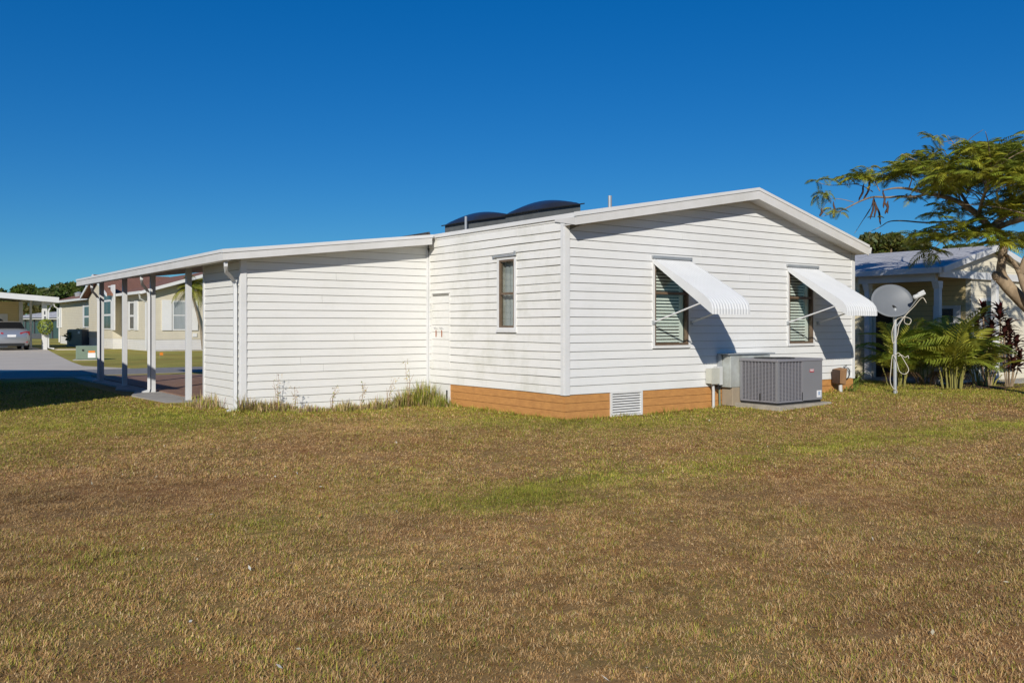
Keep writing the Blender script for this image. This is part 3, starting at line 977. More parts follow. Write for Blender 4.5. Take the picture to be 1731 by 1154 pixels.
while z < H - 0.02:
    m.hexa([(AX0 + 0.012, AY0 + 0.03, z), (AX0 + 0.029, AY0 + 0.03, z + 0.010), (AX0 + 0.029, AY1 - 0.03, z + 0.010), (AX0 + 0.012, AY1 - 0.03, z)],
           [(AX0 + 0.012, AY0 + 0.03, z + 0.003), (AX0 + 0.029, AY0 + 0.03, z + 0.013), (AX0 + 0.029, AY1 - 0.03, z + 0.013), (AX0 + 0.012, AY1 - 0.03, z + 0.003)])
    m.hexa([(AX0 + 0.03, AY0 + 0.012, z), (AX0 + 0.66, AY0 + 0.012, z), (AX0 + 0.66, AY0 + 0.029, z + 0.010), (AX0 + 0.03, AY0 + 0.029, z + 0.010)],
           [(AX0 + 0.03, AY0 + 0.012, z + 0.003), (AX0 + 0.66, AY0 + 0.012, z + 0.003), (AX0 + 0.66, AY0 + 0.029, z + 0.013), (AX0 + 0.03, AY0 + 0.029, z + 0.013)])
    z += 0.022
m.build('louvres', 'ac', ac)
boxpart('clip', 'black', ac, AX0 - 0.004, AX0 + 0.004, -0.70, -0.685, 0.16, 0.28)
boxpart('clip', 'black', ac, AX0 + 0.645, AX0 + 0.658, AY0 - 0.004, AY0 + 0.004, 0.16, 0.29)
top = MB().hexa([(AX0 - 0.012, AY0 - 0.012, H + 0.001), (AX1 + 0.012, AY0 - 0.012, H + 0.001), (AX1 + 0.012, AY1 + 0.012, H + 0.001), (AX0 - 0.012, AY1 + 0.012, H + 0.001)],
                [(AX0 - 0.008, AY0 - 0.008, H + 0.045), (AX1 + 0.008, AY0 - 0.008, H + 0.045), (AX1 + 0.008, AY1 + 0.008, H + 0.045), (AX0 - 0.008, AY1 + 0.008, H + 0.045)]).build('top_panel', 'ac', ac, bevel=0.008)
cx, cy = AX0 + 0.42, (AY0 + AY1) / 2
m = MB()
for r in (0.10, 0.16, 0.22, 0.28, 0.33):
    m.tube([(cx + r * math.cos(a), cy + r * math.sin(a), H + 0.052) for a in [k * 2 * math.pi / 24 for k in range(25)]], 0.005, 5, False)
for k in range(8):
    a = k * math.pi / 4
    m.tube([(cx + 0.06 * math.cos(a), cy + 0.06 * math.sin(a), H + 0.055), (cx + 0.33 * math.cos(a), cy + 0.33 * math.sin(a), H + 0.05)], 0.005, 5)
m.build('fan_grille', 'black', top)
lx, lz = AX0 + 0.85, 0.615
boxpart('brand_sticker', 'red', ac, lx, lx + 0.115, AY0 - 0.0045, AY0 - 0.0022, lz, lz + 0.052)
m = MB()
m.box(lx + 0.004, lx + 0.108, AY0 - 0.0068, AY0 - 0.0047, lz + 0.038, lz + 0.048)
for k in range(6):
    m.box(lx + 0.014 + k * 0.015, lx + 0.024 + k * 0.015, AY0 - 0.0068, AY0 - 0.0047, lz + 0.018, lz + 0.030)
m.build('sticker_print', 'white', ac)
sx = AX1 - 0.155
boxpart('data_sticker', 'white', ac, sx, sx + 0.13, AY0 - 0.0045, AY0 - 0.0022, 0.19, 0.305)
m = MB(); m.box(sx + 0.045, sx + 0.075, AY0 - 0.0065, AY0 - 0.0047, 0.225, 0.285)
for k in range(4):
    m.box(sx + 0.09, sx + 0.122, AY0 - 0.0065, AY0 - 0.0047, 0.207 + k * 0.02, 0.212 + k * 0.02)
m.build('sticker_print', 'bluepr', ac)

duct = thing('air_duct', 'weathered sheet metal duct between the air conditioner and the wall', 'duct', (3.35, -0.14, 0.1))
m = MB(); m.box(3.36, 4.40, -0.268, -0.026, 0.36, 0.90); m.build('duct_body', 'duct', duct, bevel=0.008)
m = MB(); m.box(3.42, 4.34, -0.262, -0.03, 0.05, 0.358); m.build('duct_base', 'duct_rust', duct, bevel=0.008)
boxpart('flashing', 'galv', duct, 3.31, 4.50, -0.30, -0.024, 0.905, 0.925)
boxpart('flashing', 'galv', duct, 3.31, 3.345, -0.10, -0.024, 0.45, 0.904)

eb = thing('disconnect_box', 'pale electrical disconnect boxes on a conduit beside the duct', 'utility box', (3.15, -0.08, 0))
boxpart('box', 'utility', eb, 3.02, 3.19, -0.16, -0.026, 0.43, 0.68, bevel=0.006)
boxpart('lid', 'utility', eb, 3.01, 3.20, -0.172, -0.162, 0.425, 0.69)
boxpart('box', 'conduit', eb, 3.215, 3.33, -0.13, -0.026, 0.40, 0.71, bevel=0.006)
m = MB(); m.box(3.225, 3.25, -0.12, -0.06, 0.33, 0.399); m.box(3.27, 3.295, -0.12, -0.06, 0.33, 0.399); m.build('fitting', 'black', eb)
MB().tube([(3.09, -0.10, 0.43), (3.12, -0.10, 0.38), (3.13, -0.10, 0.30), (3.13, -0.10, 0.0)], 0.024, 10).build('conduit', 'conduit', eb)
MB().tube([(3.29, -0.09, 0.35), (3.30, -0.09, 0.05)], 0.016, 8).build('conduit', 'greenbox', eb)

# brown box on a white pipe and hose ring near the right-hand corner
bb = thing('valve_box', 'brown board cover on a white pipe against the right end of the wall', 'box', (6.69, -0.12, 0.08))
m = MB(); m.hexa([(6.58, -0.20, 0.30), (6.74, -0.22, 0.27), (6.74, -0.08, 0.27), (6.58, -0.06, 0.30)], [(6.53, -0.24, 0.555), (6.72, -0.26, 0.58), (6.72, -0.10, 0.60), (6.53, -0.08, 0.575)])
m.build('cover', 'cedar', bb, bevel=0.01)
m = MB(); m.hexa([(6.52, -0.19, 0.30), (6.575, -0.20, 0.30), (6.575, -0.07, 0.30), (6.52, -0.07, 0.31)], [(6.50, -0.22, 0.54), (6.525, -0.24, 0.555), (6.525, -0.08, 0.57), (6.50, -0.08, 0.56)])
m.build('cover_side', 'door', bb)
MB().tube([(6.69, -0.14, 0.05), (6.68, -0.14, 0.28)], 0.035, 10).build('pipe', 'conduit', bb)
hs = thing('hose_tap', 'black hose looped on a tap near the right corner', 'hose', (7.03, -0.04, 0.4))
m = MB()
pts = [(7.03 + 0.085 * math.cos(a), -0.055 - 0.01 * math.sin(a), 0.47 + 0.10 * math.sin(a)) for a in np.linspace(-2.4, 3.6, 30)]
m.tube(pts, 0.010, 7); m.build('hose_loop', 'black', hs, smooth_=True)
MB().tube([(6.97, -0.018, 0.60), (6.97, -0.07, 0.60), (6.97, -0.08, 0.50), (6.96, -0.07, 0.38)], 0.013, 7).build('tap', 'galv', hs)
MB().tube([(6.945, -0.07, 0.625), (6.995, -0.07, 0.625)], 0.011, 6).build('tap_handle', 'black', hs)

# satellite dish on its pole
dp = onground(1513, 669, 0.06)
dish = thing('satellite_dish', 'grey satellite dish on a pole with pale cables by the right corner', 'satellite dish', (dp[0], dp[1], 0.05))
dd = (CAM[2] - 0.06) * FPX / (669 - HORIZON)
ptop = at(1513, 525, dd)
MB().tube([(dp[0], dp[1], 0.0), (dp[0], dp[1], ptop[2] + 0.05)], 0.032, 12).build('pole', 'galv', dish)
cen = Vector(at(1508, 508, dd)); 
nrm = Vector((-0.52, -0.72, 0.36)).normalized()
rx = nrm.cross(Vector((0, 0, 1))).normalized(); rz = rx.cross(nrm).normalized()
rx_t = (rx * math.cos(0.18) - rz * math.sin(0.18)); rz_t = (rz * math.cos(0.18) + rx * math.sin(0.18))
vs, fs = [tuple(cen - nrm * 0.075)], []
NR, NA = 7, 40
for i in range(1, NR + 1):
    r = i / NR
    for k in range(NA):
        a = 2 * math.pi * k / NA
        vs.append(tuple(cen + rx_t * (0.400 * r * math.cos(a)) + rz_t * (0.335 * r * math.sin(a)) - nrm * 0.075 * (1 - r * r)))
for k in range(NA):
    fs.append((0, 1 + k, 1 + (k + 1) % NA))
for i in range(NR - 1):
    for k in range(NA):
        fs.append((1 + i * NA + k, 1 + i * NA + (k + 1) % NA, 1 + (i + 1) * NA + (k + 1) % NA, 1 + (i + 1) * NA + k))
o = MB().add(vs, fs).build('reflector', 'dish', dish, smooth_=True)
md = o.modifiers.new('rim', 'SOLIDIFY'); md.thickness = 0.012; md.offset = 0
bk = cen - nrm * 0.14
MB().tube([(dp[0], dp[1], ptop[2] - 0.08), (dp[0], dp[1], ptop[2] + 0.05), tuple(bk)], 0.03, 8).build('mount', 'black', dish)
foc = Vector(at(1552, 500, dd - 0.32))
lowc = Vector(at(1530, 530, dd - 0.05))
st = Vector(at(1512, 556, dd))
MB().tube([tuple(st), tuple(lowc + Vector((0, 0, -0.03))), tuple(foc - Vector((0.02, 0.0, 0.05)))], 0.011, 7).build('feed_arm', 'galv', dish)
m = MB()
ax = (foc - Vector(at(1572, 492, dd - 0.30))).normalized()
m.tube([tuple(foc + ax * 0.10), tuple(foc + ax * 0.08), tuple(foc), tuple(foc - ax * 0.14)], [0.022, 0.045, 0.042, 0.028], 10)
m.tube([tuple(foc + Vector((0, 0, 0.03))), tuple(foc - ax * 0.12 + Vector((0, 0, 0.05)))], [0.03, 0.02], 8)
m.build('receiver', 'conduit', dish)
def cable(pp, r=0.0065):
    pts = [Vector(at(a, b, dd + c)) for a, b, c in pp]
    out = []
    n = len(pts)
    for i in range(n - 1):
        p0, p1, p2, p3 = pts[max(i - 1, 0)], pts[i], pts[i + 1], pts[min(i + 2, n - 1)]
        for t in np.linspace(0, 1, 7)[:-1]:
            t = float(t)
            out.append(0.5 * ((2 * p1) + (p2 - p0) * t + (2 * p0 - 5 * p1 + 4 * p2 - p3) * t * t + (3 * p1 - p0 - 3 * p2 + p3) * t ** 3))
    out.append(pts[-1])
    MB().tube(out, r, 6).build('cable', 'cable', dish, smooth_=True)
cable([(1562, 505, -.33), (1566, 512, -.3), (1559, 503, -.3), (1545, 518, -.2), (1530, 534, -.1), (1520, 550, -.05), (1517, 566, -.05), (1510, 580, -.05), (1508, 560, -.05), (1516, 540, -.05), (1530, 536, -.06), (1540, 540, -.06), (1537, 548, -.06), (1529, 545, -.06), (1530, 534, -.1)])
cable([(1513, 600, -.05), (1520, 597, -.05), (1530, 612, -.06), (1536, 625, -.06), (1530, 632, -.06), (1521, 628, -.05), (1515, 610, -.05), (1509, 600, -.05), (1506, 625, -.05), (1505, 645, -.05), (1510, 656, -.05), (1516, 660, -.04), (1517, 668, -.04)])
cable([(1518, 602, -.05), (1524, 600, -.05), (1530, 604, -.05), (1535, 601, -.05), (1536, 606, -.05)], 0.006)

# ================================================================== RIGHT-HAND NEIGHBOUR
nb = thing('cream_cottage', 'cream sided house with grey shingle roof and porch behind the dish', 'house', (10.6, 0.0, 0.0))
NX0, NXA, NX1, NY1 = 10.55, 12.87, 15.2, 16.0
NE, NR_ = 2.62, 3.22
m = MB()
m.prism([(NX0 - 0.15, NE - 0.05), (NXA, NR_ - 0.05), (NX1 + 0.15, NE - 0.05), (NX1 + 0.15, NE + 0.03), (NXA, NR_ + 0.03), (NX0 - 0.15, NE + 0.03)], 'y', -0.15, NY1)
nroof = m.build('roof', 'greyroof', nb)
for sx_, xe in ((-1, NX0 - 0.15), (1, NX1 + 0.15)):
    m = MB(); m.prism([(xe, NE - 0.10), (NXA, NR_ - 0.10), (NXA, NR_ + 0.035), (xe, NE + 0.035)], 'y', -0.20, -0.155); m.build('rake_board', 'trim', nroof)
boxpart('gutter', 'trim', nroof, NX0 - 0.27, NX0 - 0.16, -0.15, NY1, NE - 0.10, NE + 0.02)
for px, py in ((1468, 438), (1470.5, 429)):
    p = at(px, py, 23.0 if py > 432 else 24.5)
    MB().tube([(p[0], p[1], p[2] - 0.16), (p[0], p[1], p[2] + 0.03)], 0.045, 8).build('vent_pipe', 'curb', nroof)
# walls round the recessed porch
m = MB(); m.prism([(11.95, -0.05), (NX1, -0.05), (NX1, NE - 0.06), (NXA, NR_ - 0.11), (11.95, 2.95)], 'y', 0.0, 0.12); m.build('wall', 'creamw', nb)
m = MB(); m.prism([(NX0 + 0.05, 2.52), (11.948, 2.52), (11.948, 2.93), (NX0 + 0.05, 2.585)], 'y', -0.04, 0.06); m.build('porch_beam', 'creamw', nb)
boxpart('frieze', 'trim', nb, NX0 - 0.1, NX1, -0.075, -0.042, 2.44, 2.60)
boxpart('porch_beam', 'trim', nb, NX0 - 0.04, NX0 + 0.06, 0.06, 1.9, 2.36, 2.53)
boxpart('porch_ceiling', 'soffit', nb, NX0 + 0.06, 11.95, 0.06, 1.9, 2.53, 2.55)
m = MB(); m.box(11.95, 12.05, 0.12, 1.9, -0.05, 2.528); m.build('wall', 'tan', nb)
m = MB(); m.box(NX0, 12.05, 1.9, 2.0, -0.05, 2.528); m.build('wall', 'cream', nb)
m = MB(); m.box(NX0, NX0 + 0.1, 2.0, NY1 - 0.3, -0.05, 2.56); m.box(NX1 - 0.1, NX1, 0.12, NY1 - 0.3, -0.05, 2.56); m.box(NX0 + 0.1, NX1 - 0.1, NY1 - 0.4, NY1 - 0.3, -0.05, 2.56); m.build('wall', 'cream', nb)
boxpart('porch_floor', 'concrete', nb, NX0 - 0.05, 11.949, -0.05, 1.899, -0.05, 0.17)
for x, y in ((10.62, 0.06), (10.62, 1.72)):
    boxpart('porch_post', 'trim', nb, x - 0.06, x + 0.06, y - 0.06, y + 0.06, 0.171, 2.36, bevel=0.006)
    m = MB(); m.hexa([(x - 0.07, y - 0.07, 2.20), (x + 0.07, y - 0.07, 2.20), (x + 0.07, y + 0.07, 2.20), (x - 0.07, y + 0.07, 2.20)], [(x - 0.13, y - 0.075, 2.357), (x + 0.07, y - 0.075, 2.357), (x + 0.07, y + 0.075, 2.357), (x - 0.13, y + 0.075, 2.357)])
    m.build('post_bracket', 'trim', nb)
boxpart('porch_post', 'trim', nb, 12.46, 12.58, -0.32, -0.20, 0.10, 2.45, bevel=0.006)
d_ = boxpart('door', 'door', nb, 11.18, 11.95 - 0.05, 1.87, 1.899, 0.171, 2.15)
boxpart('door_frame', 'trim', d_, 11.08, 11.178, 1.86, 1.899, 0.171, 2.24)
w_ = boxpart('window', 'trim', nb, 11.925, 11.949, 0.28, 0.80, 1.0, 1.85)
boxpart('pane', 'farglass', w_, 11.915, 11.924, 0.40, 0.68, 1.07, 1.42)
boxpart('pane', 'farglass', w_, 11.915, 11.924, 0.40, 0.68, 1.46, 1.78)
boxpart('shutter', 'trim', w_, 11.905, 11.923, 0.22, 0.38, 1.0, 1.85)
boxpart('shutter', 'trim', w_, 11.905, 11.923, 0.70, 0.86, 1.0, 1.85)
w_ = boxpart('window', 'trim', nb, 12.35, 12.85, -0.03, -0.001, 0.75, 2.02)
boxpart('pane', 'farglass', w_, 12.42, 12.78, -0.04, -0.031, 0.82, 1.36)
boxpart('pane', 'farglass', w_, 12.42, 12.78, -0.04, -0.031, 1.40, 1.95)
boxpart('step', 'concrete', nb, 12.3, 14.8, -0.75, -0.05, 0.0, 0.125)
m = MB(); m.box(13.3, 13.9, -0.02, -0.001, 0.30, 0.95); m.build('dark_panel', 'darkgrey', nb)  # flat dark grey panel low on the front wall
boxpart('skirt', 'brick', nb, NX0 - 0.01, 11.9, -0.08, -0.052, -0.05, 0.16)

bed = struct(MB().add([(x, y, ground_h(x, y) + 0.012) for x, y in [(8.7, -0.35), (9.7, -0.75), (10.9, -1.15), (12.3, -1.35), (12.6, -0.2), (10.4, 0.1), (9.0, 0.3)]], [tuple(range(7))]).build('mulch_bed', 'mulch'))

# ================================================================== LEFT NEIGHBOUR (out of frame, throws the shade on the lawn)
ln = thing('neighbouring_home', 'white mobile home left of the lawn whose shadow crosses the grass', 'house', (-10.9, 5.3, 0))
m = MB(); m.box(-14.6, -7.25, 5.25, 15.4, -0.05, 2.80); m.prism([(-14.6, 2.8), (-7.25, 2.8), (-10.9, 3.85)], 'y', 5.25, 15.4); m.build('wall', 'farwhite', ln)
m = MB(); m.prism([(-15.0, 2.80), (-10.9, 3.97), (-6.93, 2.80), (-6.93, 2.92), (-10.9, 4.10), (-15.0, 2.92)], 'y', 5.05, 15.6); m.build('roof', 'greyroof', ln)
boxpart('skirting', 'brick', ln, -14.62, -7.23, 5.23, 15.42, -0.05, 0.55)
for yy in (7.0, 10.0, 13.0):
    w_ = boxpart('window', 'trim', ln, -7.249, -7.20, yy, yy + 0.95, 1.2, 2.3)
    boxpart('pane', 'farglass', w_, -7.199, -7.19, yy + 0.07, yy + 0.88, 1.27, 2.23)
w_ = boxpart('window', 'trim', ln, -11.5, -10.5, 5.20, 5.249, 1.2, 2.3)
boxpart('pane', 'farglass', w_, -11.42, -10.58, 5.19, 5.199, 1.27, 2.23)

# ================================================================== FAR HOUSE ACROSS THE ROAD
fh = thing('beige_mobile_home', 'beige vinyl house with brown shingle roof and white shutters beyond the carport', 'house', (4.5, 41, 0))
FX, FY0, FY1, FW = 4.5, 40.8, 66.5, 8.0
FE = 3.20
m = MB()
m.box(FX, FX + FW, FY0, FY1, 0.62, FE); m.prism([(FX, FE), (FX + FW, FE), (FX + FW / 2, FE + 1.25)], 'y', FY0, FY1)
m.build('wall', 'beige', fh)
boxpart('skirt', 'brick', fh, FX + 0.03, FX + FW - 0.03, FY0 + 0.03, FY1 - 0.03, -0.05, 0.619)
m = MB(); m.prism([(FX - 0.4, FE - 0.06), (FX + FW / 2, FE + 1.27), (FX + FW + 0.4, FE - 0.06), (FX + FW + 0.4, FE + 0.06), (FX + FW / 2, FE + 1.40), (FX - 0.4, FE + 0.06)], 'y', FY0 - 0.45, FY1 + 0.4)
froof = m.build('roof', 'brownroof', fh)
boxpart('gutter', 'trim', froof, FX - 0.53, FX - 0.401, FY0 - 0.45, FY1 + 0.4, FE - 0.10, FE + 0.05)
m = MB(); m.prism([(FX - 0.4, FE - 0.10), (FX + FW / 2, FE + 1.22), (FX + FW / 2, FE + 1.41), (FX - 0.4, FE + 0.07)], 'y', FY0 - 0.50, FY0 - 0.452); m.prism([(FX + FW / 2, FE + 1.22), (FX + FW + 0.4, FE - 0.10), (FX + FW + 0.4, FE + 0.07), (FX + FW / 2, FE + 1.41)], 'y', FY0 - 0.50, FY0 - 0.452)
m.build('rake_board', 'trim', froof)
# cross gable
ga, gb = 46.4, 53.0
gc_ = (ga + gb) / 2
m = MB(); m.box(FX - 0.55, FX - 0.001, ga, gb, 0.62, FE); m.prism([(ga, FE), (gb, FE), (gc_, FE + 1.15)], 'x', FX - 0.55, FX + 2.2); m.build('wall', 'beige', fh)
m = MB(); m.prism([(ga - 0.4, FE - 0.06), (gc_, FE + 1.22), (gb + 0.4, FE - 0.06), (gb + 0.4, FE + 0.06), (gc_, FE + 1.35), (ga - 0.4, FE + 0.06)], 'x', FX - 0.95, FX + 3.6); m.build('dormer_roof', 'brownroof', fh)
m = MB(); m.prism([(ga - 0.42, FE - 0.10), (gc_, FE + 1.17), (gc_, FE + 1.36), (ga - 0.42, FE + 0.07)], 'x', FX - 1.0, FX - 0.952); m.prism([(gc_, FE + 1.17), (gb + 0.42, FE - 0.10), (gb + 0.42, FE + 0.07), (gc_, FE + 1.36)], 'x', FX - 1.0, FX - 0.952); m.build('rake_board', 'trim', fh)
boxpart('skirt', 'brick', fh, FX - 0.53, FX + 0.02, ga + 0.02, gb - 0.02, -0.05, 0.619)


def yof(px, X):
    r = (px - W0 / 2) / FPX
    return (0.774 + 0.8039 * X - 13.01 * r - 0.5948 * X * r) / (0.5948 + 0.8039 * r)


def side_window(px0, px1, za, zb, X, muntin=1, shut=0.45, glass='farglass'):
    ya, yb = yof(px1, X), yof(px0, X)
    w = boxpart('window', 'trim', fh, X - 0.05, X - 0.001, ya, yb, za, zb)
    t = 0.09
    zz = np.linspace(za + 0.02, zb - 0.02, muntin + 2)
    for p, q in zip(zz[:-1], zz[1:]):
        boxpart('pane', glass, w, X - 0.062, X - 0.051, ya + t, (ya + yb) / 2 - 0.04, p + 0.06, q - 0.06)
        boxpart('pane', glass, w, X - 0.062, X - 0.051, (ya + yb) / 2 + 0.04, yb - t, p + 0.06, q - 0.06)
    for a, b in ((ya - shut * 1.6, ya - 0.02), (yb + 0.02, yb + shut)):
        boxpart('shutter', 'trim', w, X - 0.06, X - 0.002, a, b, za - 0.03, zb + 0.03)


side_window(99.0, 101.5, 1.25, 2.75, FX)
side_window(143.5, 153.5, 1.25, 2.75, FX)
side_window(176, 189, 1.15, 3.75, FX - 0.55, 2, 0.55)
side_window(221, 228, 1.15, 2.75, FX, 1, 0.5)
# window in the end wall
def xof(px, Y):
    r = (px - W0 / 2) / FPX
    return (13.01 * r + 0.8039 * Y * r - 0.774 + 0.5948 * Y) / (0.8039 - 0.5948 * r)


xa, xb = xof(293, FY0), xof(315.5, FY0)
w_ = boxpart('window', 'trim', fh, xa - 0.06, xb + 0.06, FY0 - 0.05, FY0 - 0.001, 1.12, 2.78)
boxpart('pane', 'paleglass', w_, xa, xb, FY0 - 0.062, FY0 - 0.051, 1.20, 1.93)
boxpart('pane', 'paleglass', w_, xa, xb, FY0 - 0.062, FY0 - 0.051, 1.99, 2.70)
boxpart('shutter', 'trim', w_, xa - 0.62, xa - 0.10, FY0 - 0.07, FY0 - 0.002, 1.12, 2.8)
boxpart('shutter', 'trim', w_, xb + 0.10, xb + 0.60, FY0 - 0.07, FY0 - 0.002, 1.12, 2.8)
xv = xof(329, FY0)
boxpart('wall_vent', 'trim', fh, xv - 0.12, xv + 0.12, FY0 - 0.04, FY0 - 0.001, 0.75, 0.95)
p = at(248, 500, 48.0)
MB().rect_tube([(FX - 0.46, FY0 - 0.2, FE - 0.1), (FX - 0.40, FY0 - 0.1, FE - 0.35), (FX - 0.06, FY0 + 0.05, FE - 0.55), (FX - 0.06, FY0 + 0.05, 0.1)], (0, 1, 0), 0.09, 0.08).build('downspout', 'trim', fh)
MB().rect_tube([(FX - 0.46, FY1 - 0.3, FE - 0.1), (FX - 0.40, FY1 - 0.25, FE - 0.35), (FX - 0.06, FY1 - 0.2, FE - 0.55), (FX - 0.06, FY1 - 0.2, 0.1)], (0, 1, 0), 0.09, 0.08).build('downspout', 'trim', fh)
p = at(134, 501, 62)
MB().tube([(FX + 0.7, yof(133, FX + 0.7), FE + 0.15), (FX + 0.7, yof(133, FX + 0.7), FE + 0.62), (FX + 0.7, yof(133, FX + 0.7), FE + 0.72)], [0.20, 0.30, 0.05], 12).build('roof_vent', 'galv', fh)

fac = thing('far_air_conditioner', 'dark grey air conditioner against the beige house wall', 'air conditioner', (3.4, 57, 0))
ya, yb = yof(138, 3.55), yof(113, 3.55)
boxpart('cabinet', 'darkgrey', fac, 3.55, 4.3, ya, yb, 0.06, 1.10, bevel=0.03)
boxpart('base', 'concrete', fac, 3.5, 4.4, ya - 0.1, yb + 0.1, -0.02, 0.06)
boxpart('label_plate', 'white', fac, 3.54, 3.549, ya + 0.5, ya + 1.2, 0.85, 1.02)
boxpart('top_grille', 'black', fac, 3.62, 4.2, ya + 0.2, yb - 0.2, 1.101, 1.13)

# transformer box
tp = onground(128, 609.0); tq = onground(166, 608.5)
tr_ = thing('transformer_box', 'green steel utility transformer box on the far lawn', 'utility box', (tp[0], tp[1], 0))
ux = Vector((tq[0] - tp[0], tq[1] - tp[1], 0)); tw = ux.length; ux.normalize(); uy = Vector((-ux.y, ux.x, 0))
def tb(a0, a1, b0, b1, z0, z1, name, mat, bev=0.0, slope=0.0):
    o = Vector((tp[0], tp[1], 0))
    q = lambda a, b, z: tuple(o + ux * a + uy * b + Vector((0, 0, z)))
    return MB().hexa([q(a0, b0, z0), q(a1, b0, z0), q(a1, b1, z0), q(a0, b1, z0)], [q(a0, b0 + slope, z1), q(a1, b0 + slope, z1), q(a1, b1, z1), q(a0, b1, z1)]).build(name, mat, tr_, bevel=bev)
tb(-0.1, tw + 0.1, -0.1, 0.85, -0.02, 0.03, 'base', 'concrete')
tb(0, tw, 0, 0.75, 0.03, 0.58, 'cabinet', 'greenbox', 0.02, 0.03)
tb(0.06, tw - 0.02, -0.012, 0.0, 0.06, 0.52, 'door', 'greenbox', 0.0)
tb(0.46, 0.70, -0.020, -0.0135, 0.30, 0.38, 'warning_sticker', 'orange')
tb(0.44, 0.72, -0.020, -0.0135, 0.10, 0.295, 'warning_sticker', 'white')
tb(0.23, 0.29, -0.05, -0.0135, 0.38, 0.44, 'lock', 'black')

# orange marker flag and stone
p = onground(270, 605)
fl = thing('marker_flag', 'small orange marker flag in the far lawn', 'flag', (p[0], p[1], 0))
MB().tube([(p[0], p[1], 0), (p[0], p[1], 0.24)], 0.004, 5).build('wire', 'galv', fl)
boxpart('flag', 'orange', fl, p[0], p[0] + 0.14, p[1] - 0.003, p[1] + 0.003, 0.12, 0.24)
p = onground(277, 592)
m = MB(); m.tube([(p[0] - 0.6, p[1], 0.0), (p[0] - 0.45, p[1], 0.12), (p[0] - 0.1, p[1], 0.22), (p[0] + 0.25, p[1], 0.16), (p[0] + 0.5, p[1], 0.02)], [0.05, 0.22, 0.30, 0.26, 0.05], 9)
tag(m.build('garden_stone', 'stone', smooth_=True), 'rounded pinkish stone at the foot of the beige house', 'stone')
struct(MB().add([(xof(255, 40), 40.0, 0.012), (xof(342, 40), 40.0, 0.012), (xof(342, 40) + 0.5, 40.75, 0.012), (xof(255, 40), 40.75, 0.012)], [(0, 1, 2, 3)]).build('flower_bed', 'mulch'))
boxpart('bed_edging', 'concrete', None, xof(262, 39.9), xof(344, 39.9), 39.86, 39.98, 0.0, 0.07)['kind'] = 'structure'

# ================================================================== FAR LEFT CARPORT, CAR, PAVILION
fc = thing('far_carport', 'white carport with sloping roof over the silver car', 'carport', (0.4, 47, 0))
fy = 46.2
X1 = xof(98, fy); X0 = -9.0
zr1, zr0 = 2.98, 3.75
m = MB(); m.prism([(X0, zr0 - 0.06), (X1, zr1 - 0.06), (X1, zr1), (X0, zr0)], 'y', fy + 0.03, fy + 11.0); fcr = m.build('roof', 'trim', fc)
m = MB(); m.prism([(X0, zr0 - 0.30), (X1, zr1 - 0.28), (X1, zr1 + 0.02), (X0, zr0 + 0.02)], 'y', fy - 0.03, fy + 0.029); m.build('fascia', 'trim', fcr)
m = MB(); m.box(X1, X1 + 0.05, fy - 0.03, fy + 11.0, zr1 - 0.28, zr1 + 0.02); m.build('fascia', 'trim', fcr)
xp = xof(76, 46.9)
fpost = boxpart('post', 'trim', fc, xp - 0.16, xp + 0.10, 46.82, 47.0, 0.0, zr1 - 0.02)
for yy in (52.0, 56.5):
    boxpart('post', 'trim', fc, xp - 0.06, xp + 0.06, yy - 0.06, yy + 0.06, 0.0, zr1 - 0.02)
MB().rect_tube([(X1 - 0.1, 46.7, zr1 - 0.25), (xp + 0.25, 46.78, 2.45), (xp + 0.16, 46.85, 2.2), (xp + 0.16, 46.85, 0.12), (xp + 0.45, 46.8, 0.06)], (0, 1, 0), 0.08, 0.08).build('downspout', 'trim', fc)
m = MB(); m.tube([(xp + 0.18, 46.75, zr1 - 0.3), (xp + 0.18, 46.75, zr1 - 0.42)], [0.08, 0.12], 10); m.build('lamp', 'trim', fc)
# house number strokes on the post (too small to read in the photograph)
m = MB(); m.box(xp - 0.06, xp + 0.0, 46.812, 46.819, 2.02, 2.22); m.box(xp - 0.06, xp + 0.03, 46.812, 46.819, 1.82, 1.90); m.box(xp - 0.05, xp + 0.02, 46.812, 46.819, 1.70, 1.78)
m.build('house_number', 'darkgrey', fc)
m = MB(); xs1 = xof(38, 54.0); m.box(X0, xs1, 54.0, 57.0, 0.0, 2.9); m.build('storage_wall', 'tan', fc)
boxpart('corner_trim', 'trim', fc, xs1 - 0.2, xs1 + 0.02, 53.96, 53.999, 0.0, 2.9)
xd = xof(13, 53.9)
dd_ = boxpart('door', 'trim', fc, xd - 1.0, xd, 53.93, 53.99, 0.0, 2.12)
m = MB(); m.prism([(xd - 0.5 + 0.30 * math.cos(a), 1.55 + 0.28 * math.sin(a)) for a in np.linspace(0, math.pi, 9)], 'y', 53.915, 53.929); m.build('fan_light', 'farglass', dd_)

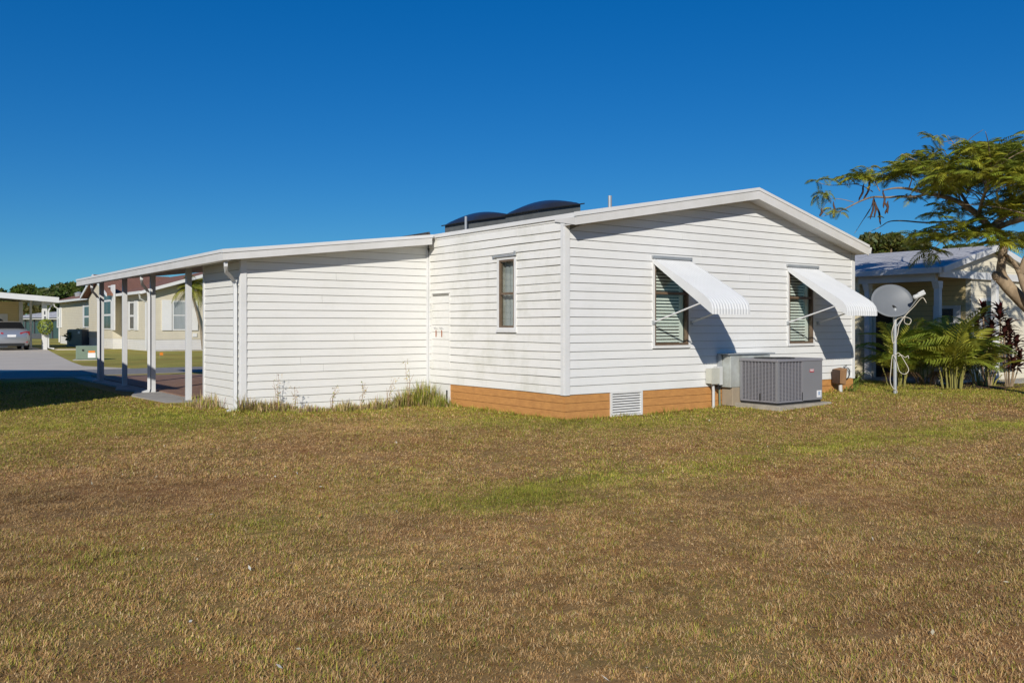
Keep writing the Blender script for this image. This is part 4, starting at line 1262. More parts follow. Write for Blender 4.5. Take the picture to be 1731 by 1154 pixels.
bx_, by_ = xp - 0.03, 46.6
bsk = thing('hanging_basket', 'round yellow-green hanging plant on the far carport post', 'plant', (bx_, by_, 1.0))
MB().tube([(bx_, by_, 1.45), (bx_, by_ + 0.2, 1.9)], 0.012, 5).build('hanger', 'black', bsk)
n = 420
u = rng.normal(size=(n, 3)); u /= np.linalg.norm(u, axis=1)[:, None]
pc = u * (0.30 + 0.05 * rng.random((n, 1))) * np.array([[1.15, 1.0, 1.3]]) + np.array([[bx_, by_, 1.32]])
def leaf_cards(pc, nrm, size, cols, elong=1.6):
    """one small four-sided leaf at each point"""
    n = len(pc)
    t = rng.normal(size=(n, 3)); t -= nrm * np.sum(t * nrm, 1)[:, None]; t /= np.linalg.norm(t, axis=1)[:, None] + 1e-9
    b = np.cross(nrm, t)
    s = np.asarray(size).reshape(-1, 1) * np.ones((n, 1))
    v = np.stack([pc - t * s * elong, pc + b * s * 0.6, pc + t * s * elong, pc - b * s * 0.6], 1).reshape(-1, 3)
    k = np.arange(n)[:, None] * 4
    f = np.concatenate([k + np.array([[0, 1, 2]]), k + np.array([[0, 2, 3]])], 1).reshape(-1, 3)
    return v, f, np.repeat(cols, 4, 0)
cc = np.array([[0.30, 0.36, 0.05]]) * (0.5 + 0.9 * rng.random((n, 1)))
v, f, c = leaf_cards(pc, u * 0.7 + rng.normal(size=(n, 3)) * 0.4, 0.055, cc)
np_mesh('foliage', v, f, c, 'leaf', bsk)
MB().tube([(bx_, by_, 0.98), (bx_, by_, 1.12), (bx_, by_, 1.4)], [0.18, 0.26, 0.28], 12).build('basket', 'greenbox', bsk)

# the car, seen from behind
CS = 1.06
car = thing('silver_car', 'silver saloon car parked under the far carport, seen from behind', 'car', (-1.35, 45.9, 0.016))
def cpnt(x, y, z):
    return (-1.35 + x * CS, 45.9 + y * CS, 0.016 + z * CS)
secs = [  # y, half width, floor, bumper/belt height, top height, top half width
    (0.00, 0.70, 0.42, 0.68, 0.80, 0.60), (0.06, 0.82, 0.30, 0.72, 1.02, 0.68), (0.20, 0.88, 0.24, 0.78, 1.08, 0.72), (0.55, 0.905, 0.22, 0.84, 1.12, 0.74),
    (1.30, 0.91, 0.22, 0.88, 1.14, 0.76), (2.2, 0.91, 0.22, 0.88, 1.12, 0.76), (3.1, 0.91, 0.22, 0.84, 1.02, 0.74), (3.9, 0.88, 0.24, 0.74, 0.88, 0.68), (4.4, 0.76, 0.34, 0.62, 0.72, 0.55)]
vs, fs = [], []
for (y, w, zf, zb, zt, wt) in secs:
    half = [(w * 0.86, zf), (w * 0.97, zf + 0.12), (w, (zf + zb) / 2), (w * 0.99, zb), (w * 0.93, (zb + zt) / 2 + 0.03), (wt, zt), (wt * 0.5, zt + 0.025)]
    ring = half + [(-x, z) for x, z in reversed(half)]
    vs += [cpnt(x, y, z) for x, z in ring]
R = 14
for i in range(len(secs) - 1):
    for k in range(R):
        fs.append((i * R + k, i * R + (k + 1) % R, (i + 1) * R + (k + 1) % R, (i + 1) * R + k))
fs += [tuple(range(R - 1, -1, -1)), tuple((len(secs) - 1) * R + k for k in range(R))]
MB().add(vs, fs).build('body', 'carpaint', car, smooth_=True)
gs = [(0.72, 0.72, 0.70, 1.10, 1.13), (1.18, 0.75, 0.60, 1.10, 1.45), (1.9, 0.75, 0.60, 1.10, 1.50), (2.5, 0.75, 0.59, 1.08, 1.47), (3.25, 0.70, 0.62, 1.0, 1.06)]
vs, fs = [], []
for (y, wb, wt, zb, zt) in gs:
    vs += [cpnt(wb, y, zb), cpnt(wt, y, zt), cpnt(wt * 0.5, y, zt + 0.02), cpnt(-wt * 0.5, y, zt + 0.02), cpnt(-wt, y, zt), cpnt(-wb, y, zb)]
for i in range(len(gs) - 1):
    for k in range(6):
        fs.append((i * 6 + k, i * 6 + (k + 1) % 6, (i + 1) * 6 + (k + 1) % 6, (i + 1) * 6 + k))
fs += [tuple(range(5, -1, -1)), tuple(24 + k for k in range(6))]
MB().add(vs, fs).build('window_glass', 'carglass', car)
vs, fs = [], []
rs = [(1.20, 0.61, 1.445), (1.9, 0.61, 1.507), (2.5, 0.60, 1.477)]
for (y, w, z) in rs:
    vs += [cpnt(w, y, z), cpnt(w * 0.5, y, z + 0.025), cpnt(-w * 0.5, y, z + 0.025), cpnt(-w, y, z), cpnt(-w * 0.9, y, z - 0.03), cpnt(w * 0.9, y, z - 0.03)]
for i in range(2):
    for k in range(6):
        fs.append((i * 6 + k, i * 6 + (k + 1) % 6, (i + 1) * 6 + (k + 1) % 6, (i + 1) * 6 + k))
fs += [(5, 4, 3, 2, 1, 0), (12, 13, 14, 15, 16, 17)]
MB().add(vs, fs).build('roof', 'carpaint', car)
for s in (-1, 1):
    m = MB()
    q = [(0.38, 0.015, 0.86), (0.84, 0.10, 0.80), (0.86, 0.18, 1.00), (0.66, 0.05, 0.985), (0.38, 0.02, 0.92)]
    m.add([cpnt(s * x, y - 0.02, z) for x, y, z in q] + [cpnt(s * x, y + 0.12, z) for x, y, z in q], [(0, 1, 2, 3, 4), (9, 8, 7, 6, 5)] + [(i, i + 5, (i + 1) % 5 + 5, (i + 1) % 5) for i in range(5)])
    m.build('tail_light', 'taillight', car)
    m = MB(); m.add([cpnt(s * x, y, z) for x, y, z in ((0.55, 0.0, 0.40), (0.74, 0.03, 0.40), (0.74, 0.03, 0.46), (0.55, 0.0, 0.46))] + [cpnt(s * x, 0.1, z) for x, z in ((0.55, 0.40), (0.74, 0.40), (0.74, 0.46), (0.55, 0.46))],
          [(0, 1, 2, 3), (7, 6, 5, 4), (0, 4, 5, 1), (1, 5, 6, 2), (2, 6, 7, 3), (3, 7, 4, 0)]); m.build('reflector', 'taillight', car)
    for yy in (0.95, 3.55):
        m = MB(); m.tube([cpnt(s * 0.72, yy, 0.32), cpnt(s * 0.90, yy, 0.32)], 0.335, 20); wh = m.build('wheel', 'tyre', car)
        m = MB(); m.tube([cpnt(s * 0.885, yy, 0.32), cpnt(s * 0.912, yy, 0.32)], [0.21, 0.19], 16); m.build('rim', 'rim', wh)
m = MB(); a, b = cpnt(-0.20, -0.03, 0.70), cpnt(0.20, 0.03, 0.82); m.box(a[0], b[0], a[1], b[1], a[2], b[2]); lp = m.build('number_plate', 'white', car)
m = MB(); a, b = cpnt(-0.34, -0.012, 0.62), cpnt(0.34, 0.04, 0.69); m.box(a[0], b[0], a[1], b[1], a[2], b[2]); m.build('trunk_handle', 'carpaint', car)
m = MB(); a, b = cpnt(-0.60, 0.01, 0.24), cpnt(0.60, 0.2, 0.36); m.box(a[0], b[0], a[1], b[1], a[2], b[2]); m.build('bumper', 'black', car)

# pavilion with a pale roof behind the far carport
pv = thing('far_pavilion', 'low pavilion with pale roof and dark green screen behind the far carport', 'building', (10, 92, 0))
d = 95.0
a = at(40, 550, d); b = at(104, 550, d)
for name, mat, y0, y1, t0, t1 in (('screen_wall', 'teal', 560.5, 536, 0.0, 0.2),):
    pass
vx = Vector((b[0] - a[0], b[1] - a[1], 0)); L = vx.length; vx.normalize(); vy = Vector((-vx.y, vx.x, 0))
def pvb(s0, s1, d0, d1, z0, z1, z2, name, mat):
    o = Vector((a[0], a[1], 0)); q = lambda s, e, z: tuple(o + vx * s + vy * e + Vector((0, 0, z)))
    return MB().hexa([q(s0, d0, z0), q(s1, d0, z0), q(s1, d1, z0), q(s0, d1, z0)], [q(s0, d0, z1), q(s1, d0, z2), q(s1, d1, z2), q(s0, d1, z1)]).build(name, mat, pv)
pvb(-0.5, L, 0, 6, -0.02, 1.75, 1.75, 'screen_wall', 'teal')
pvb(-0.5, L, 0.1, 6, 1.751, 2.05, 2.3, 'gable_wall', 'farwhite')
pvb(-1.2, L + 0.5, -0.6, 6.5, 2.05, 2.2, 2.2, 'eave', 'trim')
o_ = Vector((a[0], a[1], 0)); q = lambda s, e, z: tuple(o_ + vx * s + vy * e + Vector((0, 0, z)))
MB().hexa([q(-1.4, -0.8, 2.21), q(L + 0.6, -0.8, 2.21), q(L + 0.6, 6.6, 2.21), q(-1.4, 6.6, 2.21)], [q(0.2, 2.5, 2.75), q(L + 0.6, 2.5, 3.1), q(L + 0.6, 3.5, 3.1), q(0.2, 3.5, 2.75)]).build('roof', 'greyroof', pv)
for s in np.linspace(0.2, L, 5):
    pvb(s - 0.05, s + 0.05, -0.12, -0.02, 0, 2.05, 2.05, 'post', 'darkgrey')
pvb(-2, L, -3.0, -2.9, 0.02, 0.55, 0.55, 'low_wall', 'darkgrey')

# ================================================================== PLANTS
def frond_mesh(L, n, ll, lw, arch, droop, base_col, tip_col, curl=0.0, bare=0.12, vee=0.3):
    """pinnate leaf along +x: midrib and paired leaflets; returns verts, tris, colours"""
    V, F, C = [], [], []
    def rach(t):
        return np.array([L * (t - 0.18 * arch * t * t), 0, L * arch * (0.55 * t - 0.95 * t * t)])
    prev = None
    for i in range(9):
        t = i / 8
        p = rach(t); r = 0.010 * (1 - 0.8 * t) * max(L, 0.5)
        k = len(V)
        V += [p + [0, r, 0], p + [0, -r, 0], p + [0, 0, r]]
        C += [base_col * 0.9 + np.array([0.06, 0.05, 0.0])] * 3
        if prev is not None:
            for q in range(3):
                q2 = (q + 1) % 3
                F += [(prev + q, prev + q2, k + q2), (prev + q, k + q2, k + q)]
        prev = k
    for i in range(n):
        t = bare + (1 - bare) * (i + 0.5) / n
        p = rach(t); tan = rach(min(t + 0.02, 1)) - rach(max(t - 0.02, 0)); tan /= np.linalg.norm(tan)
        s = ll * (math.sin(math.pi * min(1, 0.18 + 0.85 * t)) ** 0.7) * random.uniform(0.9, 1.08)
        for sd in (-1, 1):
            sweep = 0.55 + 0.5 * t
            dr = np.array([tan[0] * sweep, sd * 1.0, tan[2] * sweep + vee - 0.1 * random.random()]); dr /= np.linalg.norm(dr)
            mid = p + dr * s * 0.5; tip = p + dr * s + np.array([0, 0, -droop * s * random.uniform(0.7, 1.2)])
            w = lw * 0.5
            k = len(V)
            V += [p, mid + tan * w, mid - tan * w, tip]
            c = base_col * (1 - t) + tip_col * t
            c = c * random.uniform(0.75, 1.25)
            C += [c * 0.9, c, c, c * 1.05]
            F += [(k, k + 1, k + 2), (k + 1, k + 3, k + 2)]
    return np.array(V), np.array(F), np.array(C)


def mesh_only(name, V, F, C, mat):
    o = np_mesh(name, V, F, C, mat)
    me = o.data
    bpy.data.objects.remove(o)
    return me


def place(name, me, parent, loc, yaw, pitch, scale=1.0, roll=0.0):
    o = bpy.data.objects.new(name, me)
    COL.objects.link(o)
    o.parent = parent
    org = ORIGIN[parent.name]
    o.location = (loc[0] - org[0], loc[1] - org[1], loc[2] - org[2])
    o.rotation_euler = (Matrix.Rotation(yaw, 3, 'Z') @ Matrix.Rotation(-pitch, 3, 'Y') @ Matrix.Rotation(roll, 3, 'X')).to_euler()
    o.scale = (scale,) * 3
    return o


A = np.array
areca = [mesh_only('areca_frond', *frond_mesh(1.15, 17, 0.44, 0.052, 0.9, 0.45, A([0.30, 0.34, 0.04]), A([0.20, 0.30, 0.04])), 'leaf'),
         mesh_only('areca_frond', *frond_mesh(1.0, 15, 0.40, 0.052, 1.25, 0.6, A([0.38, 0.38, 0.045]), A([0.24, 0.32, 0.04])), 'leaf'),
         mesh_only('areca_frond', *frond_mesh(1.25, 17, 0.44, 0.05, 0.6, 0.35, A([0.44, 0.40, 0.05]), A([0.30, 0.34, 0.045])), 'leaf')]
dry = mesh_only('dry_frond', *frond_mesh(0.7, 12, 0.25, 0.02, 1.2, 0.9, A([0.20, 0.12, 0.06]), A([0.15, 0.085, 0.045])), 'leaf')


def areca_palm(px, py, z, ht, nf, label, spread=1.0, tall=1.0):
    p = onground(px, py, z)
    t = thing('areca_palm', label, 'palm', (p[0], p[1], z - 0.02), 'feathery palms in the bed by the dish')
    for i in range(int(nf * 0.7)):
        a = random.uniform(0, 6.28); r = random.uniform(0.03, 0.25)
        b = (p[0] + r * math.cos(a), p[1] + r * math.sin(a))
        h = ht * random.uniform(0.18, 0.5)
        q = (b[0] + 0.35 * r * math.cos(a) * 2, b[1] + 0.35 * r * math.sin(a) * 2, z + h)
        MB().tube([(b[0], b[1], z - 0.03), (b[0] * .7 + q[0] * .3, b[1] * .7 + q[1] * .3, z + h * 0.4), q], [0.018, 0.014, 0.010], 6).build('stem', M['cane'], t)
    for i in range(nf):
        a = i * 2.4 + random.uniform(-0.3, 0.3)
        r = random.uniform(0.02, 0.25)
        h = ht * random.uniform(0.10, 0.50)
        place('frond', random.choice(areca), t, (p[0] + r * math.cos(a), p[1] + r * math.sin(a), z + h), a, random.uniform(0.45, 1.25) if i % 3 else random.uniform(1.1, 1.45), ht * random.uniform(0.48, 0.72) * spread, random.uniform(-0.3, 0.3))
    for i in range(4):
        a = random.uniform(0, 6.28)
        place('dry_frond', dry, t, (p[0] + .15 * math.cos(a), p[1] + .15 * math.sin(a), z + 0.2), a, random.uniform(-0.2, 0.4), random.uniform(0.6, 0.9))
    return t


M['cane'] = pmat('yellow_cane', (0.30, 0.27, 0.07), (0.20, 0.19, 0.06), 6, 0.6)
areca_palm(1611, 655, 0.11, 1.55, 40, 'largest feathery palm clump, below the porch window', 1.05)
areca_palm(1519, 653, 0.11, 1.35, 30, 'feathery palm clump behind the satellite dish pole', 1.0)
areca_palm(1660, 650, 0.12, 1.05, 22, 'low feathery palm clump at the foot of the right porch post', 1.0)
areca_palm(1562, 650, 0.11, 1.0, 14, 'small feathery palm between the dish and the porch post', 0.9)

# strappy plants at the foot of the home's right corner
def strap_leaf(L, w, c0, c1, bend=0.8):
    V, F, C = [], [], []
    for i in range(6):
        t = i / 5
        ww = w * 0.5 * (1 - t ** 2.2) * (0.55 + 0.9 * min(t * 3, 1))
        x, z = L * (t - 0.22 * bend * t * t), L * bend * (0.45 * t - 0.75 * t * t)
        V += [[x, ww, z + ww * 0.4], [x, 0, z], [x, -ww, z + ww * 0.4]]
        C += [c0 * (1 - t) + c1 * t] * 3
        if i:
            k = 3 * i
            F += [(k - 3, k, k + 1), (k - 3, k + 1, k - 2), (k - 2, k + 1, k + 2), (k - 2, k + 2, k - 1)]
    return np.array(V), np.array(F), np.array(C)


ti = [mesh_only('ti_leaf', *strap_leaf(0.42, 0.075, A([0.07, 0.022, 0.018]), A([0.13, 0.035, 0.028])), 'leaf'),
      mesh_only('ti_leaf', *strap_leaf(0.36, 0.07, A([0.08, 0.03, 0.02]), A([0.06, 0.04, 0.02]), 1.0), 'leaf'),
      mesh_only('ti_leaf', *strap_leaf(0.34, 0.07, A([0.30, 0.010, 0.022]), A([0.20, 0.010, 0.018]), 0.3), 'leaf')]
lily = [mesh_only('strap_leaf', *strap_leaf(0.5, 0.035, A([0.22, 0.28, 0.05]), A([0.17, 0.25, 0.045]), 1.1), 'leaf'),
        mesh_only('strap_leaf', *strap_leaf(0.42, 0.03, A([0.20, 0.19, 0.05]), A([0.14, 0.15, 0.035]), 1.4), 'leaf')]


def ti_plant(px, py, z, heads, label):
    p = onground(px, py, z)
    t = thing('ti_plant', label, 'plant', (p[0], p[1], z - 0.02), 'red-leaved plants by the right porch post')
    for (dx, dy, h, red) in heads:
        MB().tube([(p[0] + dx * .3, p[1] + dy * .3, z - 0.04), (p[0] + dx * .8, p[1] + dy * .8, z + h * 0.5), (p[0] + dx, p[1] + dy, z + h)], 0.014, 6).build('stem', 'bark', t)
        for i in range(15):
            place('leaf', ti[i % 2], t, (p[0] + dx, p[1] + dy, z + h - 0.16 + 0.014 * i), i * 2.4, 0.15 + 0.06 * i, random.uniform(0.8, 1.15), random.uniform(-.3, .3))
        if red:
            for i in range(5):
                place('red_leaf', ti[2], t, (p[0] + dx, p[1] + dy, z + h + 0.02), i * 1.26, 1.2 + 0.05 * i, random.uniform(0.8, 1.05))
    return t


ti_plant(1672, 650, 0.12, [(-0.05, 0.1, 1.55, True), (-0.35, 0.1, 1.25, False), (-0.15, -0.05, 0.95, False), (-0.45, -0.05, 0.7, False), (0.08, 0.0, 1.15, False), (-0.28, -0.1, 0.5, False), (0.0, -0.1, 0.65, False)], 'dark red ti plant left of the right porch post')
ti_plant(1706, 651, 0.12, [(-0.10, 0.15, 1.50, True), (0.15, 0.1, 1.25, False), (0.34, 0.15, 1.0, False), (0.0, 0.0, 0.8, False), (0.22, -0.1, 0.55, False), (-0.12, 0.05, 1.1, False), (0.12, -0.1, 0.9, False), (-0.05, -0.1, 0.45, False)], 'dark red ti plant with bright crown right of the porch post')


def lily_clump(x, y, n, s, label):
    t = thing('strap_leaf_plant', label, 'plant', (x, y, float(ground_h(x, y))), 'strappy green clumps at the wall corner')
    z = float(ground_h(x, y)) - 0.01
    for i in range(n):
        place('leaf', lily[i % 2], t, (x + random.uniform(-.08, .08), y + random.uniform(-.08, .08), z), random.uniform(0, 6.28), random.uniform(0.5, 1.35), s * random.uniform(0.6, 1.1))
    return t


lily_clump(7.75, 0.25, 22, 0.95, 'bright strappy clump just past the right corner of the home')
lily_clump(6.88, -0.22, 20, 0.62, 'pale straggly clump between the brown box and the hose')
p = at(1468, 600, 17.9)
lily_clump(p[0] + 0.4, p[1] + 0.6, 26, 1.6, 'tall strappy plant in the gap between the two houses')


# ---- leafy trees
def tree_cards(blobs, per, size, base, spread=0.35, flat=1.0):
    P, N, C = [], [], []
    for (c, r, k) in blobs:
        n = int(per * k)
        u = rng.normal(size=(n, 3)); u /= np.linalg.norm(u, axis=1)[:, None]
        rad = 1 - spread * rng.random((n, 1)) ** 1.5
        P.append(u * rad * np.array([r]) + np.array([c])); N.append(u * np.array([[1, 1, flat]]) + rng.normal(size=(n, 3)) * 0.6)
        tint = (0.65 + 0.7 * rng.random((n, 1))) * (0.85 + 0.3 * random.random())
        cc = np.array([base]) * tint
        cc[:, 0] *= 0.8 + 0.5 * rng.random(n)
        C.append(cc)
    P, N, C = np.concatenate(P), np.concatenate(N), np.concatenate(C)
    N /= np.linalg.norm(N, axis=1)[:, None]
    return leaf_cards(P, N, size * (0.6 + 0.8 * rng.random(len(P))), C, 1.3)


def far_tree(px, ytop, d, wpx, label, group, base=(0.045, 0.075, 0.015), size=0.26, nb=11, per=330, ybot=None, name='leafy_tree'):
    c = at(px, HORIZON, d); s = d / FPX
    H_ = CAM[2] + (HORIZON - ytop) * s
    R_ = wpx * s / 2
    zb = 0.35 * H_ if ybot is None else CAM[2] + (HORIZON - ybot) * s
    t = thing(name, label, 'tree', (c[0], c[1], 0), group)
    m = MB(); m.tube([(c[0], c[1], -0.1), (c[0] + 0.1, c[1], zb), (c[0], c[1], (zb + H_) / 2)], [0.22, 0.16, 0.07], 8)
    bl = []
    for i in range(nb):
        a = random.uniform(0, 6.28); r = R_ * 0.72 * math.sqrt(random.random())
        zc = zb + (H_ - zb) * (0.25 + 0.58 * random.random() * (1 - 0.45 * (r / R_)))
        cc = (c[0] + r * math.cos(a), c[1] + r * math.sin(a), zc)
        k = random.uniform(0.28, 0.45)
        rr = (R_ * k * 1.1, R_ * k * 1.1, min(R_ * k * 0.8, max(H_ - zc, 0.3 * R_)))
        if i < 4:
            zc = H_ - rr[2] * (1.0 if i < 2 else 1.25); cc = (c[0] + r * 0.8 * math.cos(a), c[1] + r * 0.8 * math.sin(a), zc)
        bl.append((cc, rr, 1.0))
        m.tube([(c[0], c[1], zb * 0.9), ((c[0] + cc[0]) / 2, (c[1] + cc[1]) / 2, (zb + zc) / 2), cc], [0.09, 0.06, 0.02], 5)
    m.build('trunk', 'bark', t)
    v, f, c_ = tree_cards(bl, per, size, base)
    np_mesh('crown', v, f, c_, 'leaf', t)
    return t


gL = 'trees behind the far houses'
far_tree(120, 479, 118, 78, 'tallest rounded dark green tree behind the beige house roof', gL, (0.075, 0.112, 0.019), 0.36, 14, 420)
far_tree(82, 488, 112, 60, 'rounded dark tree between the far carport and the beige house', gL, (0.068, 0.105, 0.019), 0.34, 11, 380)
far_tree(36, 483, 115, 58, 'dark tree rising behind the far carport roof', gL, (0.075, 0.117, 0.019), 0.34, 12, 380)
far_tree(-8, 486, 115, 60, 'dark tree at the left edge behind the far carport', gL, (0.075, 0.117, 0.019), 0.34, 12, 380)
far_tree(62, 507, 105, 46, 'olive bush seen through the far carport', gL, (0.105, 0.105, 0.030), 0.3, 9, 300, 545)
far_tree(90, 512, 103, 34, 'green bush right of the far carport post', gL, (0.090, 0.120, 0.030), 0.3, 8, 300, 545)
far_tree(168, 490, 120, 60, 'dark tree behind the beige house gable', gL, (0.075, 0.112, 0.019), 0.36, 12, 380)
gR = 'trees behind the right-hand house'
far_tree(1492, 394, 34, 95, 'olive tree showing above the white rake at right', gR, (0.083, 0.098, 0.021), 0.10, 16, 360)
far_tree(1545, 404, 36, 70, 'thin dark tree above the grey shingle roof', gR, (0.075, 0.090, 0.022), 0.10, 10, 260)
far_tree(1735, 398, 36, 90, 'dark tree behind the cream gable at the right edge', gR, (0.068, 0.098, 0.021), 0.11, 14, 360)
far_tree(1860, 400, 38, 110, 'dark tree beyond the right edge of the cream house', gR, (0.068, 0.098, 0.021), 0.11, 14, 360)
far_tree(1630, 412, 40, 70, 'dark tree low behind the shingle roof ridge', gR, (0.068, 0.098, 0.021), 0.11, 12, 300)

# shrubs by the beige house
def shrub(px, py, w, h, n, base, label, size=0.06, twig=True):
    p = onground(px, py)
    t = thing('shrub', label, 'shrub', (p[0], p[1], 0))
    m = MB()
    for i in range(7):
        a = random.uniform(0, 6.28); r = random.uniform(0.2, 0.5) * w
        m.tube([(p[0], p[1], -0.02), (p[0] + r * .4 * math.cos(a), p[1] + r * .4 * math.sin(a), h * .5), (p[0] + r * math.cos(a), p[1] + r * math.sin(a), h * random.uniform(.7, 1.0))], [0.015, 0.010, 0.005], 5)
    m.build('stem', 'bark', t)
    u = rng.normal(size=(n, 3)); u /= np.linalg.norm(u, axis=1)[:, None]
    P = u * (rng.random((n, 1)) ** 0.4) * A([[w * .5, w * .5, h * .42]]) + A([[p[0], p[1], h * .58]])
    v, f, c = leaf_cards(P, u + rng.normal(size=(n, 3)) * .6, size, A([base]) * (0.6 + 0.8 * rng.random((n, 1))))
    np_mesh('foliage', v, f, c, 'leaf', t)


shrub(304, 590, 1.5, 1.7, 170, (0.16, 0.14, 0.06), 'sparse twiggy shrub by the beige house window', 0.07)
shrub(327, 590, 1.0, 0.8, 120, (0.12, 0.10, 0.06), 'low dry plants right of the twiggy shrub', 0.06)
shrub(141, 584, 2.4, 1.2, 420, (0.07, 0.10, 0.02), 'grassy green shrub beside the dark air conditioner', 0.12)

# palm in front of the beige house
pb = onground(343, 592)
palm = thing('coconut_palm', 'leaning palm with yellow-green fronds in front of the beige house', 'palm', (pb[0], pb[1], 0))
dpl = (CAM[2]) * FPX / (592 - HORIZON)
tr_pts = [at(344, 592, dpl), at(340, 560, dpl), at(333, 528, dpl), at(327, 505, dpl), at(325, 494, dpl)]
MB().tube(tr_pts, [0.10, 0.075, 0.06, 0.055, 0.06], 8).build('trunk', 'palmtrunk', palm)
pf = [mesh_only('palm_frond', *frond_mesh(1.7, 24, 0.42, 0.06, 1.0, 0.7, A([0.36, 0.33, 0.05]), A([0.28, 0.30, 0.05])), 'leaf'),
      mesh_only('palm_frond', *frond_mesh(1.5, 22, 0.42, 0.06, 1.5, 0.9, A([0.26, 0.28, 0.05]), A([0.19, 0.25, 0.04])), 'leaf')]
for i in range(22):
    place('frond', pf[i % 2], palm, tuple(tr_pts[-1]), i * 2.4, -0.35 + 1.6 * (i / 22), random.uniform(0.8, 1.05), random.uniform(-.4, .4))

# ------------------------------------------------------------------ the poinciana at right
TD = 16.3
gz = 0.10
tb0 = at(1812, 676, TD)
tree = thing('poinciana_tree', 'spreading feathery-leaved tree with dark seed pods at right edge', 'tree', (tb0[0], tb0[1], gz - 0.05))


def z6(x, y, dd=0.0):
    dd += float(np.interp(x, [100, 700, 1000, 1280, 1560, 2300], [1.5, 1.1, 0.3, 0.0, -0.3, -0.6]))
    return at(1350 + x / 3.979, 210 + y / 3.979, TD + dd)


def smooth_path(pts, rad, k=5):
    P = [Vector(p) for p in pts]
    out, ro = [], []
    n = len(P)
    for i in range(n - 1):
        p0, p1, p2, p3 = P[max(i - 1, 0)], P[i], P[i + 1], P[min(i + 2, n - 1)]
        for t in np.linspace(0, 1, k + 1)[:-1]:
            t = float(t)
            q = 0.5 * ((2 * p1) + (p2 - p0) * t + (2 * p0 - 5 * p1 + 4 * p2 - p3) * t * t + (3 * p1 - p0 - 3 * p2 + p3) * t ** 3)
            out.append(q); ro.append(rad[i] * (1 - t) + rad[i + 1] * t)
    out.append(P[-1]); ro.append(rad[-1])
    return out, ro


limbs = []


def limb(pts, rad):
    p, r = smooth_path(pts, rad)
    limbs.append((p, r))
    return p


tip_pts = []
trunk_pts = [at(1812, 690, TD), at(1800, 640, TD), at(1778, 580, TD), at(1748, 530, TD), at(1722, 503, TD), at(1699, 478, TD), at(1692, 458, TD), at(1695, 432, TD), at(1697, 410, TD), at(1690, 395, TD), at(1672, 384, TD)]
limb(trunk_pts, [0.16, 0.15, 0.14, 0.125, 0.12, 0.115, 0.085, 0.075, 0.072, 0.07, 0.06])
limb([at(1722, 503, TD), at(1700, 480, TD), at(1684, 466, TD), at(1678, 462, TD)], [0.11, 0.11, 0.09, 0.03])          # old stub
L1 = limb([z6(1280, 690), z6(1215, 620, -.1), z6(1140, 560, -.2), z6(1060, 515, -.3), z6(960, 485, -.4), z6(860, 465, -.5), z6(740, 435, -.6), z6(650, 430, -.7), z6(570, 445, -.75)], [0.07, 0.062, 0.055, 0.046, 0.038, 0.032, 0.026, 0.018, 0.010])
L2 = limb([z6(860, 468, -.5), z6(780, 488, -.5), z6(690, 485, -.45), z6(600, 492, -.4), z6(500, 490, -.4), z6(410, 520, -.4), z6(300, 575, -.4), z6(210, 605, -.4), z6(155, 622, -.4)], [0.028, 0.026, 0.022, 0.02, 0.018, 0.015, 0.011, 0.008, 0.004])
L3 = limb([z6(1200, 640, -.1), z6(1100, 680, .2), z6(1040, 655, .3), z6(860, 662, .5), z6(700, 650, .6), z6(610, 655, .6), z6(550, 690, .6), z6(470, 728, .6)], [0.03, 0.024, 0.02, 0.017, 0.014, 0.011, 0.008, 0.004])
L4 = limb([z6(1290, 700), z6(1370, 630, .4), z6(1440, 560, .8), z6(1530, 480, 1.2), z6(1640, 400, 1.5)], [0.065, 0.06, 0.05, 0.04, 0.02])
L5 = limb([z6(1300, 715), z6(1400, 670, -.5), z6(1500, 640, -1.0), z6(1640, 600, -1.5), z6(1800, 540, -1.9)], [0.055, 0.05, 0.045, 0.035, 0.02])
L6 = limb([z6(1150, 565, -.2), z6(1100, 480, .5), z6(1040, 400, 1.0), z6(1010, 320, 1.3)], [0.035, 0.03, 0.022, 0.012])
L7 = limb([z6(1210, 610, -.1), z6(1240, 500, -.8), z6(1280, 400, -1.3), z6(1300, 300, -1.6)], [0.035, 0.03, 0.022, 0.012])
L8 = limb([z6(1390, 870), z6(1440, 920, .1), z6(1490, 1010, .1), z6(1530, 1110, .0), z6(1640, 1250, 0.0)], [0.02, 0.035, 0.05, 0.07, 0.09])
L9 = limb([z6(1490, 1010, .1), z6(1530, 900, .2), z6(1600, 780, .2), z6(1700, 640, .2)], [0.06, 0.055, 0.045, 0.03])
L10 = limb([z6(1040, 260, .5), z6(1055, 185, .4), z6(1030, 110, .4), z6(1000, 75, .4)], [0.012, 0.010, 0.007, 0.004])
limb([z6(1030, 112, .4), z6(960, 118, .4), z6(905, 100, .4)], [0.006, 0.005, 0.003])
limb([z6(1035, 125, .4), z6(1075, 95, .4), z6(1110, 100, .4)], [0.005, 0.004, 0.003])
limb([z6(410, 400, -.4), z6(330, 405, -.4), z6(200, 410, -.4), z6(120, 385, -.4)], [0.008, 0.007, 0.006, 0.003])
limb([z6(500, 455, -.4), z6(440, 420, -.4), z6(370, 400, -.4)], [0.010, 0.008, 0.005])
limb([z6(370, 525, -.4), z6(290, 505, -.4), z6(170, 495, -.4)], [0.008, 0.006, 0.003])
limb([z6(200, 607, -.4), z6(160, 580, -.4), z6(185, 530, -.4), z6(230, 515, -.4)], [0.006, 0.005, 0.004, 0.003])
limb([z6(545, 450, -.7), z6(500, 360, -.6), z6(475, 310, -.6)], [0.010, 0.007, 0.004])
limb([z6(480, 570, .6), z6(430, 650, .6), z6(375, 735, .6)], [0.008, 0.006, 0.004])
limb([z6(505, 500, -.3), z6(480, 575, .4), z6(430, 650, .6)], [0.008, 0.007, 0.006])
